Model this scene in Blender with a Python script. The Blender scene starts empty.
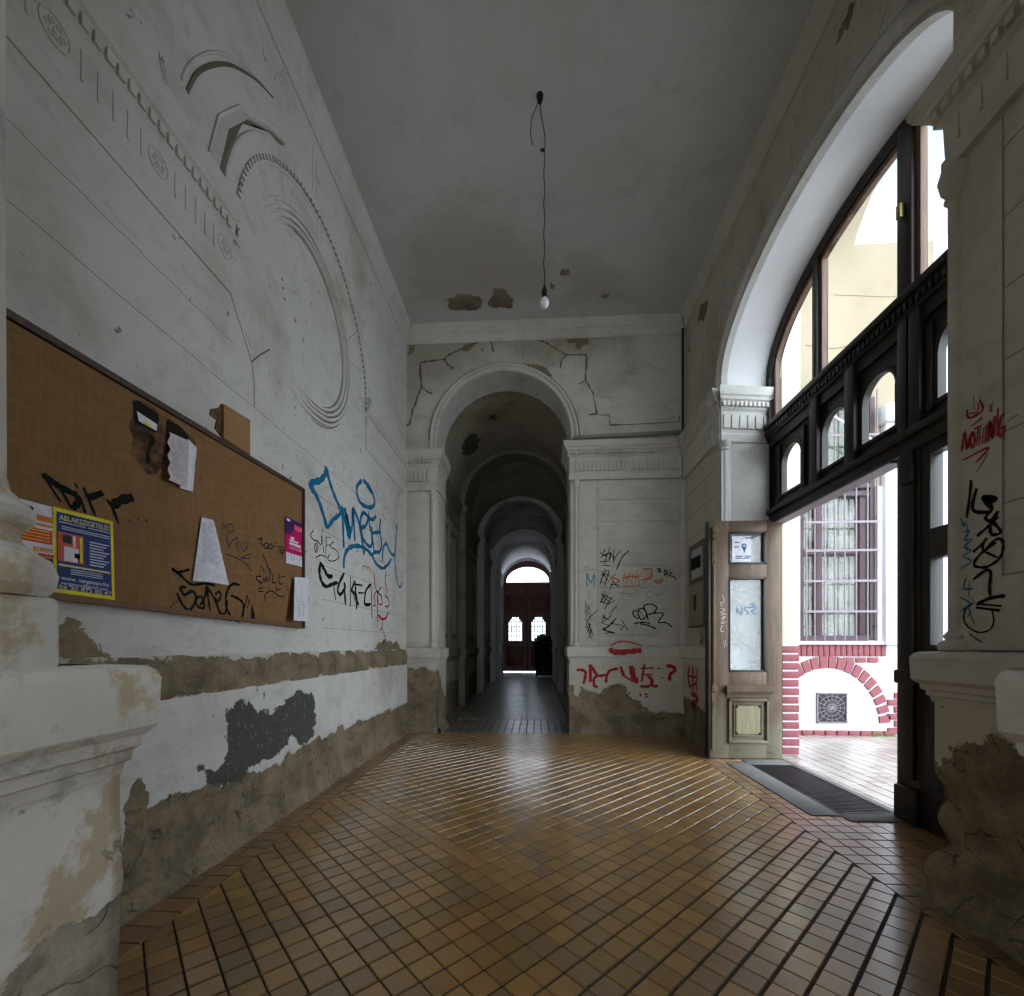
import bpy, bmesh, math, random
import numpy as np
from mathutils import Vector, Matrix
random.seed(7)
S = bpy.context.scene
COL = S.collection

# ------------------------------------------------------------------ camera, sky, lights, exposure
F, CX, CY, H, TH = 445., 512., 645., 1.0, math.radians(3.2)
cam = bpy.data.cameras.new('camera'); camo = bpy.data.objects.new('camera', cam); COL.objects.link(camo)
camo.location = (0, 0, H); camo.rotation_euler = (math.pi/2, 0, TH)
cam.sensor_width = 36; cam.sensor_fit = 'HORIZONTAL'; cam.lens = F/1024*36; cam.shift_y = (CY-498)/1024
cam.clip_start = .02
S.camera = camo
W = bpy.data.worlds.new('sky'); S.world = W; W.use_nodes = True
bgn = W.node_tree.nodes['Background']; bgn.inputs[0].default_value = (.82, .905, 1.0, 1); bgn.inputs[1].default_value = 6.0
def portal(loc, rot, sx, sy):
    l = bpy.data.lights.new('sky_portal', 'AREA'); l.shape = 'RECTANGLE'; l.size = sx; l.size_y = sy
    l.cycles.is_portal = True
    o = bpy.data.objects.new('sky_portal', l); COL.objects.link(o); o.location = loc; o.rotation_euler = rot
portal((2.32, 3.0, 2.0), (0, math.pi/2, 0), 4.0, 2.3)
portal((-.35, 16.6, 2.1), (-math.pi/2, 0, 0), 1.9, 4.2)
portal((0, -3.35, 2.0), (math.pi/2, 0, 0), 1.5, 3.4)  # portal for the added opening behind the camera
S.view_settings.view_transform = 'Standard'; S.view_settings.look = 'None'; S.view_settings.gamma = 1
S.view_settings.exposure = 0.2; S.view_settings.use_curve_mapping = False
S.cycles.max_bounces = 10; S.cycles.diffuse_bounces = 7; S.cycles.transparent_max_bounces = 12
S.cycles.sample_clamp_indirect = 8
S.cycles.use_denoising = True

# ------------------------------------------------------------------ helpers
def ray(x, y):
    a = (x-CX)/F; b = (CY-y)/F
    return (a*math.cos(TH)-math.sin(TH), a*math.sin(TH)+math.cos(TH), b)
class Plane:
    """axis plane; u,v are the two free world coordinates, out = side that faces the room"""
    def __init__(s, axis, c, out): s.axis, s.c, s.out = axis, c, out
    def px(s, x, y):
        r = ray(x, y)
        if s.axis == 'x': t = s.c/r[0]; return (r[1]*t, H+r[2]*t)
        if s.axis == 'y': t = s.c/r[1]; return (r[0]*t, H+r[2]*t)
        t = (s.c-H)/r[2]; return (r[0]*t, r[1]*t)
    def p(s, u, v, o=0.):
        if s.axis == 'x': return (s.c+s.out*o, u, v)
        if s.axis == 'y': return (u, s.c+s.out*o, v)
        return (u, v, s.c+s.out*o)
    def poly(s, sc, ox, oy, pts): return [s.px(ox+x/sc, oy+y/sc) for x, y in pts]

class MB:
    def __init__(s): s.v = []; s.f = []; s.sm = []
    def add(s, vs, fs, smooth=False):
        b = len(s.v); s.v += [tuple(p) for p in vs]; s.f += [[b+i for i in f] for f in fs]; s.sm += [smooth]*len(fs); return s
    def box(s, x0, x1, y0, y1, z0, z1, c=0.):
        x0, x1 = min(x0, x1), max(x0, x1); y0, y1 = min(y0, y1), max(y0, y1); z0, z1 = min(z0, z1), max(z0, z1)
        c = min(c, (x1-x0)*.45, (y1-y0)*.45, (z1-z0)*.45)
        if c <= 0:
            return s.add([(x0,y0,z0),(x1,y0,z0),(x1,y1,z0),(x0,y1,z0),(x0,y0,z1),(x1,y0,z1),(x1,y1,z1),(x0,y1,z1)],
                         [(0,3,2,1),(4,5,6,7),(0,1,5,4),(1,2,6,5),(2,3,7,6),(3,0,4,7)])
        bm = bmesh.new(); bmesh.ops.create_cube(bm, size=1)
        for v in bm.verts: v.co = ((x0+x1)/2+v.co.x*(x1-x0), (y0+y1)/2+v.co.y*(y1-y0), (z0+z1)/2+v.co.z*(z1-z0))
        bmesh.ops.bevel(bm, geom=list(bm.edges), offset=c, segments=2, profile=.5, affect='EDGES')
        bm.verts.index_update(); s.add([v.co[:] for v in bm.verts], [[v.index for v in f.verts] for f in bm.faces]); bm.free(); return s
    def tube(s, pts, r, n=8, cap=True):
        P = [Vector(p) for p in pts]; R = r if isinstance(r, (list, tuple)) else [r]*len(P)
        vs = []; prev = None
        for i, p in enumerate(P):
            t = (P[min(i+1, len(P)-1)]-P[max(i-1, 0)]).normalized()
            if prev is None: prev = t.orthogonal().normalized()
            a = (prev-t*prev.dot(t)); a = a.normalized() if a.length > 1e-6 else t.orthogonal().normalized()
            prev = a; b = t.cross(a)
            for k in range(n):
                q = 2*math.pi*k/n; vs.append(p+(a*math.cos(q)+b*math.sin(q))*R[i])
        fs = [(i*n+k, i*n+(k+1) % n, (i+1)*n+(k+1) % n, (i+1)*n+k) for i in range(len(P)-1) for k in range(n)]
        if cap: fs += [tuple(range(n-1, -1, -1)), tuple((len(P)-1)*n+k for k in range(n))]
        return s.add(vs, fs, True)
    def lathe(s, c, prof, n=24, axis='z'):
        vs = []
        for r, h in prof:
            for k in range(n):
                q = 2*math.pi*k/n; a, b = r*math.cos(q), r*math.sin(q)
                vs.append((c[0]+a, c[1]+b, c[2]+h) if axis == 'z' else ((c[0]+h, c[1]+a, c[2]+b) if axis == 'x' else (c[0]+a, c[1]+h, c[2]+b)))
        fs = [(i*n+k, i*n+(k+1) % n, (i+1)*n+(k+1) % n, (i+1)*n+k) for i in range(len(prof)-1) for k in range(n)]
        return s.add(vs, fs, True)
    def rail(s, prof, p0, p1, out, m0=0., m1=0., smooth=False):
        """profile [(out, z)] swept from p0 to p1 (2-D points); m0/m1 = mitre factor at the ends (along += m*out)"""
        d = Vector((p1[0]-p0[0], p1[1]-p0[1])).normalized(); vs = []
        for (e, m, sg) in ((p0, m0, -1), (p1, m1, 1)):
            for o, z in prof: vs.append((e[0]+out[0]*o+d.x*sg*m*o, e[1]+out[1]*o+d.y*sg*m*o, z))
        n = len(prof); fs = [(i, i+1, n+i+1, n+i) for i in range(n-1)]
        s.add(vs, fs, smooth); s.add([vs[i] for i in range(n)], [tuple(range(n))]); s.add([vs[n+i] for i in range(n)], [tuple(range(n))]); return s
    def arcband(s, pl, c, ab, t0, t1, prof, n=48, smooth=False, taper=0.):
        """profile [(dr, out)] swept along an ellipse a,b in plane pl"""
        vs = []; m = len(prof)
        for i in range(n+1):
            t = t0+(t1-t0)*i/n; kk = min(1, (t-t0)/taper, (t1-t)/taper) if taper else 1
            for dr, o in prof: vs.append(pl.p(c[0]+(ab[0]+dr)*math.cos(t), c[1]+(ab[1]+dr)*math.sin(t), o*kk))
        return s.add(vs, [(i*m+k, i*m+k+1, (i+1)*m+k+1, (i+1)*m+k) for i in range(n) for k in range(m-1)], smooth)
    def prism(s, pl, pts, o0, o1):
        n = len(pts); vs = [pl.p(u, v, o0) for u, v in pts]+[pl.p(u, v, o1) for u, v in pts]
        return s.add(vs, [tuple(range(n)), tuple(range(2*n-1, n-1, -1))]+[(i, (i+1) % n, n+(i+1) % n, n+i) for i in range(n)])
    def build(s, name, mat, parent=None, mod=None, bare=None, **tags):
        me = bpy.data.meshes.new(name); me.from_pydata(s.v, [], s.f); me.update()
        for p, q in zip(me.polygons, s.sm): p.use_smooth = q
        bm = bmesh.new(); bm.from_mesh(me); bmesh.ops.remove_doubles(bm, verts=bm.verts, dist=1e-5) if len(s.v) < 60000 else None
        bmesh.ops.recalc_face_normals(bm, faces=bm.faces); bm.to_mesh(me); bm.free(); me.set_sharp_from_angle(angle=math.radians(32))
        if bare is not None:
            for k in ('bare', 'dark'):
                at = me.attributes.new(k, 'FLOAT', 'POINT')
                for v, d in zip(me.vertices, at.data): d.value = bare(v.co) if k == 'bare' else -.4
        return link(name, me, mat, parent, **tags)
def link(name, me, mat, parent=None, **tags):
    o = bpy.data.objects.new(name, me); COL.objects.link(o)
    if mat: me.materials.append(mat)
    if parent is not None:
        o.parent = parent; o.matrix_parent_inverse = Matrix.Translation(parent.location).inverted() if parent.type == 'EMPTY' else Matrix()
    for k, v in tags.items(): o[k] = v
    return o
def empty(name, loc, **tags):
    o = bpy.data.objects.new(name, None); COL.objects.link(o); o.location = loc; o.empty_display_size = .1
    for k, v in tags.items(): o[k] = v
    return o
ST = dict(kind='structure')

def smooth_pts(pts, n=5):
    if len(pts) < 3: return pts
    P = [pts[0]]+list(pts)+[pts[-1]]; out = []
    for i in range(1, len(P)-2):
        a, b, c, d = P[i-1], P[i], P[i+1], P[i+2]
        for k in range(n):
            t = k/n
            out.append(tuple(.5*((2*b[j])+(-a[j]+c[j])*t+(2*a[j]-5*b[j]+4*c[j]-d[j])*t*t+(-a[j]+3*b[j]-3*c[j]+d[j])*t**3) for j in (0, 1)))
    out.append(P[-2]); return out
def strokes(name, pl, lst, mat, parent, off=.0015, smooth=True, **tags):
    """paint strokes: lst of (points in u,v , width)"""
    m = MB(); k = 0
    for pts, w in lst:
        q = smooth_pts(pts) if smooth else pts
        L = len(q); o = off+.00003*(k % 12); k += 1
        vs = []
        for i, a in enumerate(q):
            b = q[min(i+1, L-1)]; z = q[max(i-1, 0)]
            dx, dy = b[0]-z[0], b[1]-z[1]; l = math.hypot(dx, dy) or 1; nx, ny = -dy/l, dx/l
            e = .55 if i in (0, L-1) else 1.; ww = w*e*(1+.18*math.sin(i*1.7+k))/2
            vs += [pl.p(a[0]+nx*ww, a[1]+ny*ww, o), pl.p(a[0]-nx*ww, a[1]-ny*ww, o)]
        m.add(vs, [(2*i, 2*i+1, 2*i+3, 2*i+2) for i in range(L-1)])
    return m.build(name, mat, parent, **tags)
def pxs(pl, sc, ox, oy, lst, w):
    out = []
    for it in lst:
        if isinstance(it, tuple) and isinstance(it[1], float): pts, ww = it
        else: pts, ww = it, 1.
        out.append((pl.poly(sc, ox, oy, pts), w*ww))
    return out

def text(name, s, pl, u, v, h, mat, parent, flip=1, off=.0012, maxw=None, bold=0., **tags):
    cu = bpy.data.curves.new('txt', 'FONT'); cu.body = s; cu.size = 1; cu.offset = bold; cu.resolution_u = 3
    ob = bpy.data.objects.new('txt', cu); COL.objects.link(ob)
    bpy.context.view_layer.update()
    me = bpy.data.meshes.new_from_object(ob); bpy.data.objects.remove(ob); bpy.data.curves.remove(cu)
    xs = [q.co.x for q in me.vertices]; ys = [q.co.y for q in me.vertices]
    w = (max(xs)-min(xs)); k = h/.72; kx = k if not maxw else maxw/w
    x0 = min(xs)
    for q in me.vertices: q.co = pl.p(u+flip*(q.co.x-x0)*kx, v+q.co.y*k, off)
    return link(name, me, mat, parent, **tags)

# signed distance sheets
def sdf(U, V, polys):
    best = np.full(U.shape, -9.)
    for P in polys:
        P = np.array(P); d = np.full(U.shape, 9.); ins = np.zeros(U.shape, bool)
        for i in range(len(P)):
            a, b = P[i], P[(i+1) % len(P)]; e = b-a; l2 = (e**2).sum() or 1e-9
            t = np.clip(((U-a[0])*e[0]+(V-a[1])*e[1])/l2, 0, 1)
            d = np.minimum(d, np.hypot(U-a[0]-e[0]*t, V-a[1]-e[1]*t))
            c = ((a[1] > V) != (b[1] > V)) & (U < (b[0]-a[0])*(V-a[1])/((b[1]-a[1]) or 1e-9)+a[0]); ins ^= c
        best = np.maximum(best, np.where(ins, d, -d))
    return np.clip(best, -.4, .4)
def sheet(name, pl, u0, u1, v0, v1, mat, parent=None, step=.03, bare=(), dark=(), off=None, wrap=None, **tags):
    nu = max(1, int(abs(u1-u0)/step)); nv = max(1, int(abs(v1-v0)/step))
    us = np.linspace(u0, u1, nu+1); vs = np.linspace(v0, v1, nv+1); U, V = np.meshgrid(us, vs, indexing='ij')
    B = sdf(U, V, bare) if bare else np.full(U.shape, -.4); D = sdf(U, V, dark) if dark else np.full(U.shape, -.4)
    O = off(U, V, B) if off else np.zeros(U.shape)
    verts = [pl.p(float(U[i, j]), float(V[i, j]), float(O[i, j])) for i in range(nu+1) for j in range(nv+1)]
    if wrap is not None:
        verts = []
        for i in range(nu+1):
            for j in range(nv+1):
                u, v, o = float(U[i, j]), float(V[i, j]), float(O[i, j]); th = min(1, max(0, (u-wrap+.02)/.04))*math.pi/2
                bu = min(u, wrap); bx = pl.c-pl.out*max(0, u-wrap)
                verts.append((bx+pl.out*o*math.cos(th), bu+o*math.sin(th), v))
    n = nv+1; faces = [(i*n+j, (i+1)*n+j, (i+1)*n+j+1, i*n+j+1) for i in range(nu) for j in range(nv)]
    me = bpy.data.meshes.new(name); me.from_pydata(verts, [], faces); me.update()
    for p in me.polygons: p.use_smooth = True
    for k, A in (('bare', B), ('dark', D)):
        at = me.attributes.new(k, 'FLOAT', 'POINT'); at.data.foreach_set('value', A.reshape(-1).astype(np.float32))
    return link(name, me, mat, parent, **tags)

# ------------------------------------------------------------------ materials
def newmat(name):
    m = bpy.data.materials.new(name); m.use_nodes = True; nt = m.node_tree; N = nt.nodes; L = nt.links
    return m, nt, N, L, N['Principled BSDF']
def node(N, t, **kw):
    n = N.new(t)
    for k, v in kw.items():
        if k in n.bl_rna.properties.keys(): setattr(n, k, v)
        else: n.inputs[k.replace('_', ' ')].default_value = v
    return n
def mixc(N, L, fac, a, b):
    m = N.new('ShaderNodeMix'); m.data_type = 'RGBA'
    for sock, val in ((m.inputs[0], fac), (m.inputs[6], a), (m.inputs[7], b)):
        if hasattr(val, 'links'): L.new(val, sock)
        else: sock.default_value = val if not isinstance(val, tuple) else (*val, 1)[:4]
    return m.outputs[2]
def noise(N, L, vec, scale, detail=6, rough=.6, dist=0.):
    n = N.new('ShaderNodeTexNoise'); n.inputs['Scale'].default_value = scale; n.inputs['Detail'].default_value = detail
    n.inputs['Roughness'].default_value = rough; n.inputs['Distortion'].default_value = dist; L.new(vec, n.inputs['Vector']); return n.outputs[0]
def ramp(N, L, x, a, b):
    r = N.new('ShaderNodeMapRange'); r.interpolation_type = 'SMOOTHSTEP'; L.new(x, r.inputs[0]); r.inputs[1].default_value = a; r.inputs[2].default_value = b; return r.outputs[0]
def mth(N, L, op, a, b=None):
    m = N.new('ShaderNodeMath'); m.operation = op
    for i, v in enumerate((a, b)):
        if v is None: continue
        if hasattr(v, 'links'): L.new(v, m.inputs[i])
        else: m.inputs[i].default_value = v
    return m.outputs[0]
def pos(N): return N.new('ShaderNodeNewGeometry').outputs['Position']
def bump(N, L, h, B, strength=.3, dist=.01):
    b = N.new('ShaderNodeBump'); b.inputs['Strength'].default_value = strength; b.inputs['Distance'].default_value = dist
    L.new(h, b.inputs['Height']); L.new(b.outputs[0], B.inputs['Normal'])
def flat(name, col, rough=.7, metal=0., spec=.3):
    m, nt, N, L, B = newmat(name); B.inputs['Base Color'].default_value = (*col, 1); B.inputs['Roughness'].default_value = rough
    B.inputs['Metallic'].default_value = metal; B.inputs['Specular IOR Level'].default_value = spec; 
    P = pos(N); n = noise(N, L, P, 40, 4)
    L.new(mixc(N, L, ramp(N, L, n, .3, .75), tuple(c*.85 for c in col), tuple(min(1, c*1.1) for c in col)), B.inputs['Base Color'])
    return m
def plaster(name, white=(.60, .59, .56), stain=(.34, .30, .23), amount=.7, masks=False, soft=False, bare=(.235, .185, .12), dk=(.075, .077, .064), tint=None, grimy=None, holes=False):
    m, nt, N, L, B = newmat(name); P = pos(N)
    n1 = noise(N, L, P, 1.3, 8, .62, .4); n2 = noise(N, L, P, 7, 8, .65, .6); n3 = noise(N, L, P, 38, 6, .7)
    c = mixc(N, L, ramp(N, L, n1, .46, .78), white, tuple(a*(1-amount)+b*amount for a, b in zip(white, stain)))
    c = mixc(N, L, mth(N, L, 'MULTIPLY', ramp(N, L, n2, .56, .72), amount*.55), c, stain)
    sc = N.new('ShaderNodeMapping'); sc.inputs['Scale'].default_value = (9, 9, .8); L.new(P, sc.inputs[0])
    n4 = noise(N, L, sc.outputs[0], 2.2, 5, .6)
    c = mixc(N, L, mth(N, L, 'MULTIPLY', ramp(N, L, n4, .55, .8), .22*amount), c, tuple(.45*a for a in white))
    sm = N.new('ShaderNodeMapping'); sm.inputs['Scale'].default_value = (1.6, 1.6, 3.2); sm.inputs['Rotation'].default_value = (.5, .3, .2); L.new(P, sm.inputs[0])
    c = mixc(N, L, mth(N, L, 'MULTIPLY', ramp(N, L, noise(N, L, sm.outputs[0], 2.6, 10, .72, .25), .50, .70), .42*amount), c, tuple(.42*a for a in white))
    c = mixc(N, L, mth(N, L, 'MULTIPLY', ramp(N, L, noise(N, L, P, 17, 8, .75), .60, .70), .40*amount), c, tuple(.55*a for a in stain))
    c = mixc(N, L, mth(N, L, 'MULTIPLY', ramp(N, L, n3, .66, .74), .35*amount+.05), c, tuple(.5*a for a in stain))
    if tint:   # large patches of old colour coats
        c = mixc(N, L, mth(N, L, 'MULTIPLY', ramp(N, L, noise(N, L, P, 4.3, 8, .68, .15), .53, .60), .7), c, tint)
        c = mixc(N, L, mth(N, L, 'MULTIPLY', ramp(N, L, noise(N, L, P, 6.7, 9, .72, .1), .56, .64), .6), c, (.34, .36, .35))
    h = mth(N, L, 'MULTIPLY', n3, .35); h = mth(N, L, 'ADD', h, n2)
    if masks:
        rag = mth(N, L, 'MULTIPLY', mth(N, L, 'SUBTRACT', noise(N, L, P, 6.5, 9, .68, .3), .5), .22)
        def at(k):
            a = N.new('ShaderNodeAttribute'); a.attribute_name = k; return a.outputs['Fac']
        mb = ramp(N, L, mth(N, L, 'ADD', at('bare'), rag), -.0015, .0035)
        rag2 = mth(N, L, 'MULTIPLY', mth(N, L, 'SUBTRACT', noise(N, L, P, 11, 9, .7, .2), .5), .20)
        md = ramp(N, L, mth(N, L, 'ADD', at('dark'), rag2), -.0015, .0035)
        nb = noise(N, L, P, 5.5, 10, .74, .15)
        cb = mixc(N, L, ramp(N, L, nb, .35, .65), tuple(.62*a for a in bare), tuple(1.25*a for a in bare))
        mp = N.new('ShaderNodeMapping'); mp.inputs['Scale'].default_value = (2, 2, 9); L.new(P, mp.inputs[0])
        cb = mixc(N, L, mth(N, L, 'MULTIPLY', ramp(N, L, noise(N, L, mp.outputs[0], 1.6, 9, .74, .2), .55, .66), .6), cb, (.07, .062, .05))
        cb = mixc(N, L, mth(N, L, 'MULTIPLY', ramp(N, L, noise(N, L, P, 42, 6, .8), .35, .7), .45), cb, tuple(.4*a for a in bare))
        chips = ramp(N, L, noise(N, L, P, 15, 5, .62), *((.74, .75) if soft else (.672, .682)))
        mb = mth(N, L, 'MAXIMUM', mb, mth(N, L, 'MULTIPLY', chips, .8))
        cr = N.new('ShaderNodeTexVoronoi'); cr.feature = 'DISTANCE_TO_EDGE'; cr.inputs['Scale'].default_value = 4.5
        wv = N.new('ShaderNodeVectorMath'); wv.operation = 'ADD'; L.new(P, wv.inputs[0])
        nn = N.new('ShaderNodeTexNoise'); nn.inputs['Scale'].default_value = 5; L.new(P, nn.inputs['Vector'])
        sv = N.new('ShaderNodeVectorMath'); sv.operation = 'SCALE'; sv.inputs['Scale'].default_value = .35; L.new(nn.outputs['Color'], sv.inputs[0]); L.new(sv.outputs[0], wv.inputs[1]); L.new(wv.outputs[0], cr.inputs['Vector'])
        crack = mth(N, L, 'MULTIPLY', mth(N, L, 'LESS_THAN', cr.outputs[0], .012), ramp(N, L, n2, .46, .56))
        cb = mixc(N, L, mth(N, L, 'MULTIPLY', crack, .75), cb, (.05, .04, .03))
        c = mixc(N, L, mb, c, cb)
        if soft: md = mth(N, L, 'MULTIPLY', ramp(N, L, mth(N, L, 'ADD', at('dark'), mth(N, L, 'MULTIPLY', rag, 1.6)), -.12, .22), .55)
        cd = mixc(N, L, ramp(N, L, n3, .58, .66), dk, (.25, .24, .2))
        c = mixc(N, L, md, c, cd)
        rel = mth(N, L, 'MULTIPLY', mb if soft else mth(N, L, 'MAXIMUM', mb, md), -2.2)
        h = mth(N, L, 'ADD', h, rel); h = mth(N, L, 'SUBTRACT', h, mth(N, L, 'MULTIPLY', crack, mth(N, L, 'MULTIPLY', mb, 1.2)))
        h = mth(N, L, 'ADD', h, mth(N, L, 'MULTIPLY', nb, mth(N, L, 'MULTIPLY', mb, 2.5)))
    L.new(c, B.inputs['Base Color']); B.inputs['Roughness'].default_value = .85; B.inputs['Specular IOR Level'].default_value = .25
    bump(N, L, h, B, .45, .006)
    return m
def wood(name, a, b, rough=.55, stretch=(14, 14, 1.2), stain=None, spec=.4):
    m, nt, N, L, B = newmat(name); P = pos(N)
    mp = N.new('ShaderNodeMapping'); mp.inputs['Scale'].default_value = stretch; L.new(P, mp.inputs[0])
    g = noise(N, L, mp.outputs[0], 3, 8, .65, .6)
    c = mixc(N, L, ramp(N, L, g, .3, .7), a, b)
    if stain:
        sx = N.new('ShaderNodeSeparateXYZ'); L.new(P, sx.inputs[0])
        k = ramp(N, L, mth(N, L, 'ADD', sx.outputs[2], mth(N, L, 'MULTIPLY', noise(N, L, P, 5, 6, .6), .9)), 1.15, .45)
        c = mixc(N, L, mth(N, L, 'MULTIPLY', k, .8), c, stain)
        c = mixc(N, L, mth(N, L, 'MULTIPLY', ramp(N, L, noise(N, L, P, 9, 7, .7, .5), .58, .66), .5), c, (.05, .04, .03))
    L.new(c, B.inputs['Base Color']); B.inputs['Roughness'].default_value = rough; B.inputs['Specular IOR Level'].default_value = spec
    bump(N, L, g, B, .3, .003); return m
def glass(name, tint=(.95, .97, .97), rough=.03, dirt=.1):
    m = bpy.data.materials.new(name); m.use_nodes = True; N = m.node_tree.nodes; L = m.node_tree.links; N.clear()
    out = N.new('ShaderNodeOutputMaterial'); t = N.new('ShaderNodeBsdfTransparent'); t.inputs[0].default_value = (*tint, 1)
    g = N.new('ShaderNodeBsdfGlossy'); g.inputs['Roughness'].default_value = rough
    lw = N.new('ShaderNodeLayerWeight'); lw.inputs[0].default_value = .5
    fr = mth(N, L, 'ADD', mth(N, L, 'MULTIPLY', mth(N, L, 'POWER', lw.outputs['Facing'], 5.), .9), .05)
    mx = N.new('ShaderNodeMixShader'); L.new(fr, mx.inputs[0]); L.new(t.outputs[0], mx.inputs[1]); L.new(g.outputs[0], mx.inputs[2])
    d = N.new('ShaderNodeBsdfDiffuse'); d.inputs[0].default_value = (.6, .6, .57, 1)
    P = pos(N); n = noise(N, L, P, 6, 6, .6); f = mth(N, L, 'MULTIPLY', ramp(N, L, n, .35, .8), dirt)
    m2 = N.new('ShaderNodeMixShader'); L.new(f, m2.inputs[0]); L.new(mx.outputs[0], m2.inputs[1]); L.new(d.outputs[0], m2.inputs[2])
    L.new(m2.outputs[0], out.inputs[0]); return m
def tilemat(name, c1, c2, c3, rough=.3, coat=.30):
    m, nt, N, L, B = newmat(name); g = N.new('ShaderNodeNewGeometry'); P = g.outputs['Position']; R = g.outputs['Random Per Island']
    c = mixc(N, L, ramp(N, L, R, 0, .7), c1, c2); c = mixc(N, L, ramp(N, L, R, .8, .86), c, c3)
    n = noise(N, L, P, 2.2, 6, .6); n2 = noise(N, L, P, 55, 4, .6)
    c = mixc(N, L, mth(N, L, 'MULTIPLY', ramp(N, L, n, .5, .75), .6), c, tuple(.45*a+.03 for a in c1))
    c = mixc(N, L, mth(N, L, 'MULTIPLY', ramp(N, L, n2, .6, .75), .3), c, (.05, .04, .03))
    L.new(c, B.inputs['Base Color'])
    r = mth(N, L, 'ADD', mth(N, L, 'MULTIPLY', n, .20), rough-.14); L.new(r, B.inputs['Roughness'])
    B.inputs['Specular IOR Level'].default_value = .6; B.inputs['Coat Weight'].default_value = .9; B.inputs['Coat Roughness'].default_value = coat; B.inputs['Coat IOR'].default_value = 1.6
    bump(N, L, mth(N, L, 'ADD', n2, mth(N, L, 'MULTIPLY', R, 1)), B, .05, .001); return m

M = {}
M['plaster'] = plaster('old_white_plaster')
M['plaster_warm'] = plaster('old_cream_plaster', white=(.56, .535, .475), amount=.75)
M['peel'] = plaster('peeling_plaster', masks=True, amount=.75)
M['peel_warm'] = plaster('peeling_cream_plaster', masks=True, white=(.52, .49, .42), amount=.8)
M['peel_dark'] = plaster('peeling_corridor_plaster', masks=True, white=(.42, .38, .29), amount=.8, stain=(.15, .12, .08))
M['ceil'] = plaster('ceiling_plaster', masks=True, soft=True, dk=(.36, .31, .22), white=(.53, .54, .53), amount=.5, stain=(.40, .35, .26), bare=(.16, .12, .08))
M['peel_back'] = plaster('stained_back_plaster', masks=True, soft=True, dk=(.20, .165, .11), white=(.55, .53, .47), amount=.95)
M['pier'] = plaster('layered_limewash', white=(.78, .78, .74), amount=.5, tint=(.50, .37, .19))
M['pier_peel'] = plaster('pier_peeling', masks=True, white=(.56, .51, .41), amount=.55, bare=(.29, .23, .15))
M['pier_left'] = plaster('pier_left_peeling', masks=True, white=(.84, .83, .81), amount=.5, tint=(.50, .38, .20), bare=(.42, .40, .33))
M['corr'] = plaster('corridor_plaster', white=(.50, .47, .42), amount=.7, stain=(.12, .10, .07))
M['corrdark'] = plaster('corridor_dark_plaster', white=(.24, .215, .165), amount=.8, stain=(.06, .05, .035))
M['corr_lit'] = plaster('corridor_lit_plaster', white=(.74, .72, .74), amount=.3)  # paler copy of corridor plaster: far-end daylight put into its colour
M['court_white'] = plaster('courtyard_white', white=(.62, .63, .66), amount=.12)
M['court_cream'] = plaster('courtyard_cream', white=(.29, .24, .165), amount=.25, stain=(.45, .38, .25))
M['groutf'] = flat('floor_grout', (.045, .04, .034), .8)
M['tile'] = tilemat('ochre_clinker_tile', (.25, .140, .048), (.35, .195, .062), (.24, .15, .07), .22)
M['tile_border'] = tilemat('border_clinker_tile', (.21, .115, .05), (.28, .15, .06), (.18, .11, .06), .22)
M['tile_corr'] = tilemat('corridor_clinker_tile', (.14, .115, .085), (.22, .18, .125), (.09, .08, .065), .34, .30)
M['tile_court'] = tilemat('courtyard_clinker_tile', (.30, .26, .225), (.36, .32, .27), (.26, .21, .18), .4)
M['grout_court'] = flat('courtyard_grout', (.12, .11, .10), .9)
M['stone'] = plaster('threshold_stone', white=(.15, .148, .145), amount=.5)
M['iron'] = flat('dark_iron', (.035, .035, .04), .4, .7)
M['bar'] = flat('painted_bar', (.22, .19, .21), .5)
M['darkwood'] = wood('dark_stained_oak', (.012, .009, .007), (.030, .021, .015), .42)
M['framewood'] = wood('brown_sash_wood', (.10, .055, .035), (.19, .11, .07), .5)
M['leafwood'] = wood('weathered_door_wood', (.075, .046, .026), (.14, .088, .05), .5, stain=(.20, .19, .13))
M['leafpanel'] = wood('worn_panel_wood', (.20, .18, .10), (.30, .27, .16), .6)
M['redwood'] = wood('red_brown_door_wood', (.085, .020, .012), (.15, .038, .022), .4)
M['board'] = None
M['boardedge'] = wood('dark_batten', (.05, .025, .014), (.09, .045, .025), .5)
M['plywood'] = wood('raw_plywood', (.26, .14, .055), (.36, .20, .08), .6, (3, 3, 12))
M['glass'] = glass('window_glass', dirt=.10)
M['glass_dirty'] = glass('dirty_glass', (.85, .88, .88), .06, .35)
M['paper'] = flat('white_paper', (.72, .72, .78), .8)
M['paper_grey'] = flat('grey_print', (.42, .42, .47), .8)
M['ink'] = flat('black_ink', (.03, .03, .035), .7)
M['black'] = flat('black_paint', (.010, .011, .010), .8, 0., .08)
M['grey_paint'] = flat('grey_marker', (.075, .075, .075), .8, 0., .1)
M['thin_black'] = flat('black_marker', (.02, .023, .023), .8, 0., .08)
M['blue_spray'] = flat('blue_spray', (.0, .15, .30), .5)
M['teal'] = flat('teal_marker', (.03, .17, .22), .5)
M['red'] = flat('red_spray', (.32, .009, .013), .6)
M['red_faded'] = flat('faded_red_spray', (.42, .12, .10), .6)
M['orange'] = flat('orange_marker', (.52, .10, .035), .6)
M['white_mark'] = flat('white_scratch', (.55, .5, .45), .6)
M['yellow'] = flat('poster_yellow', (.75, .70, .02), .6)
M['navy'] = flat('poster_navy', (.015, .03, .16), .5)
M['p_orange'] = flat('poster_orange', (.72, .20, .02), .6)
M['p_red'] = flat('poster_red', (.62, .06, .03), .6)
M['pale'] = flat('poster_pale_text', (.55, .6, .7), .6)
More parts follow.
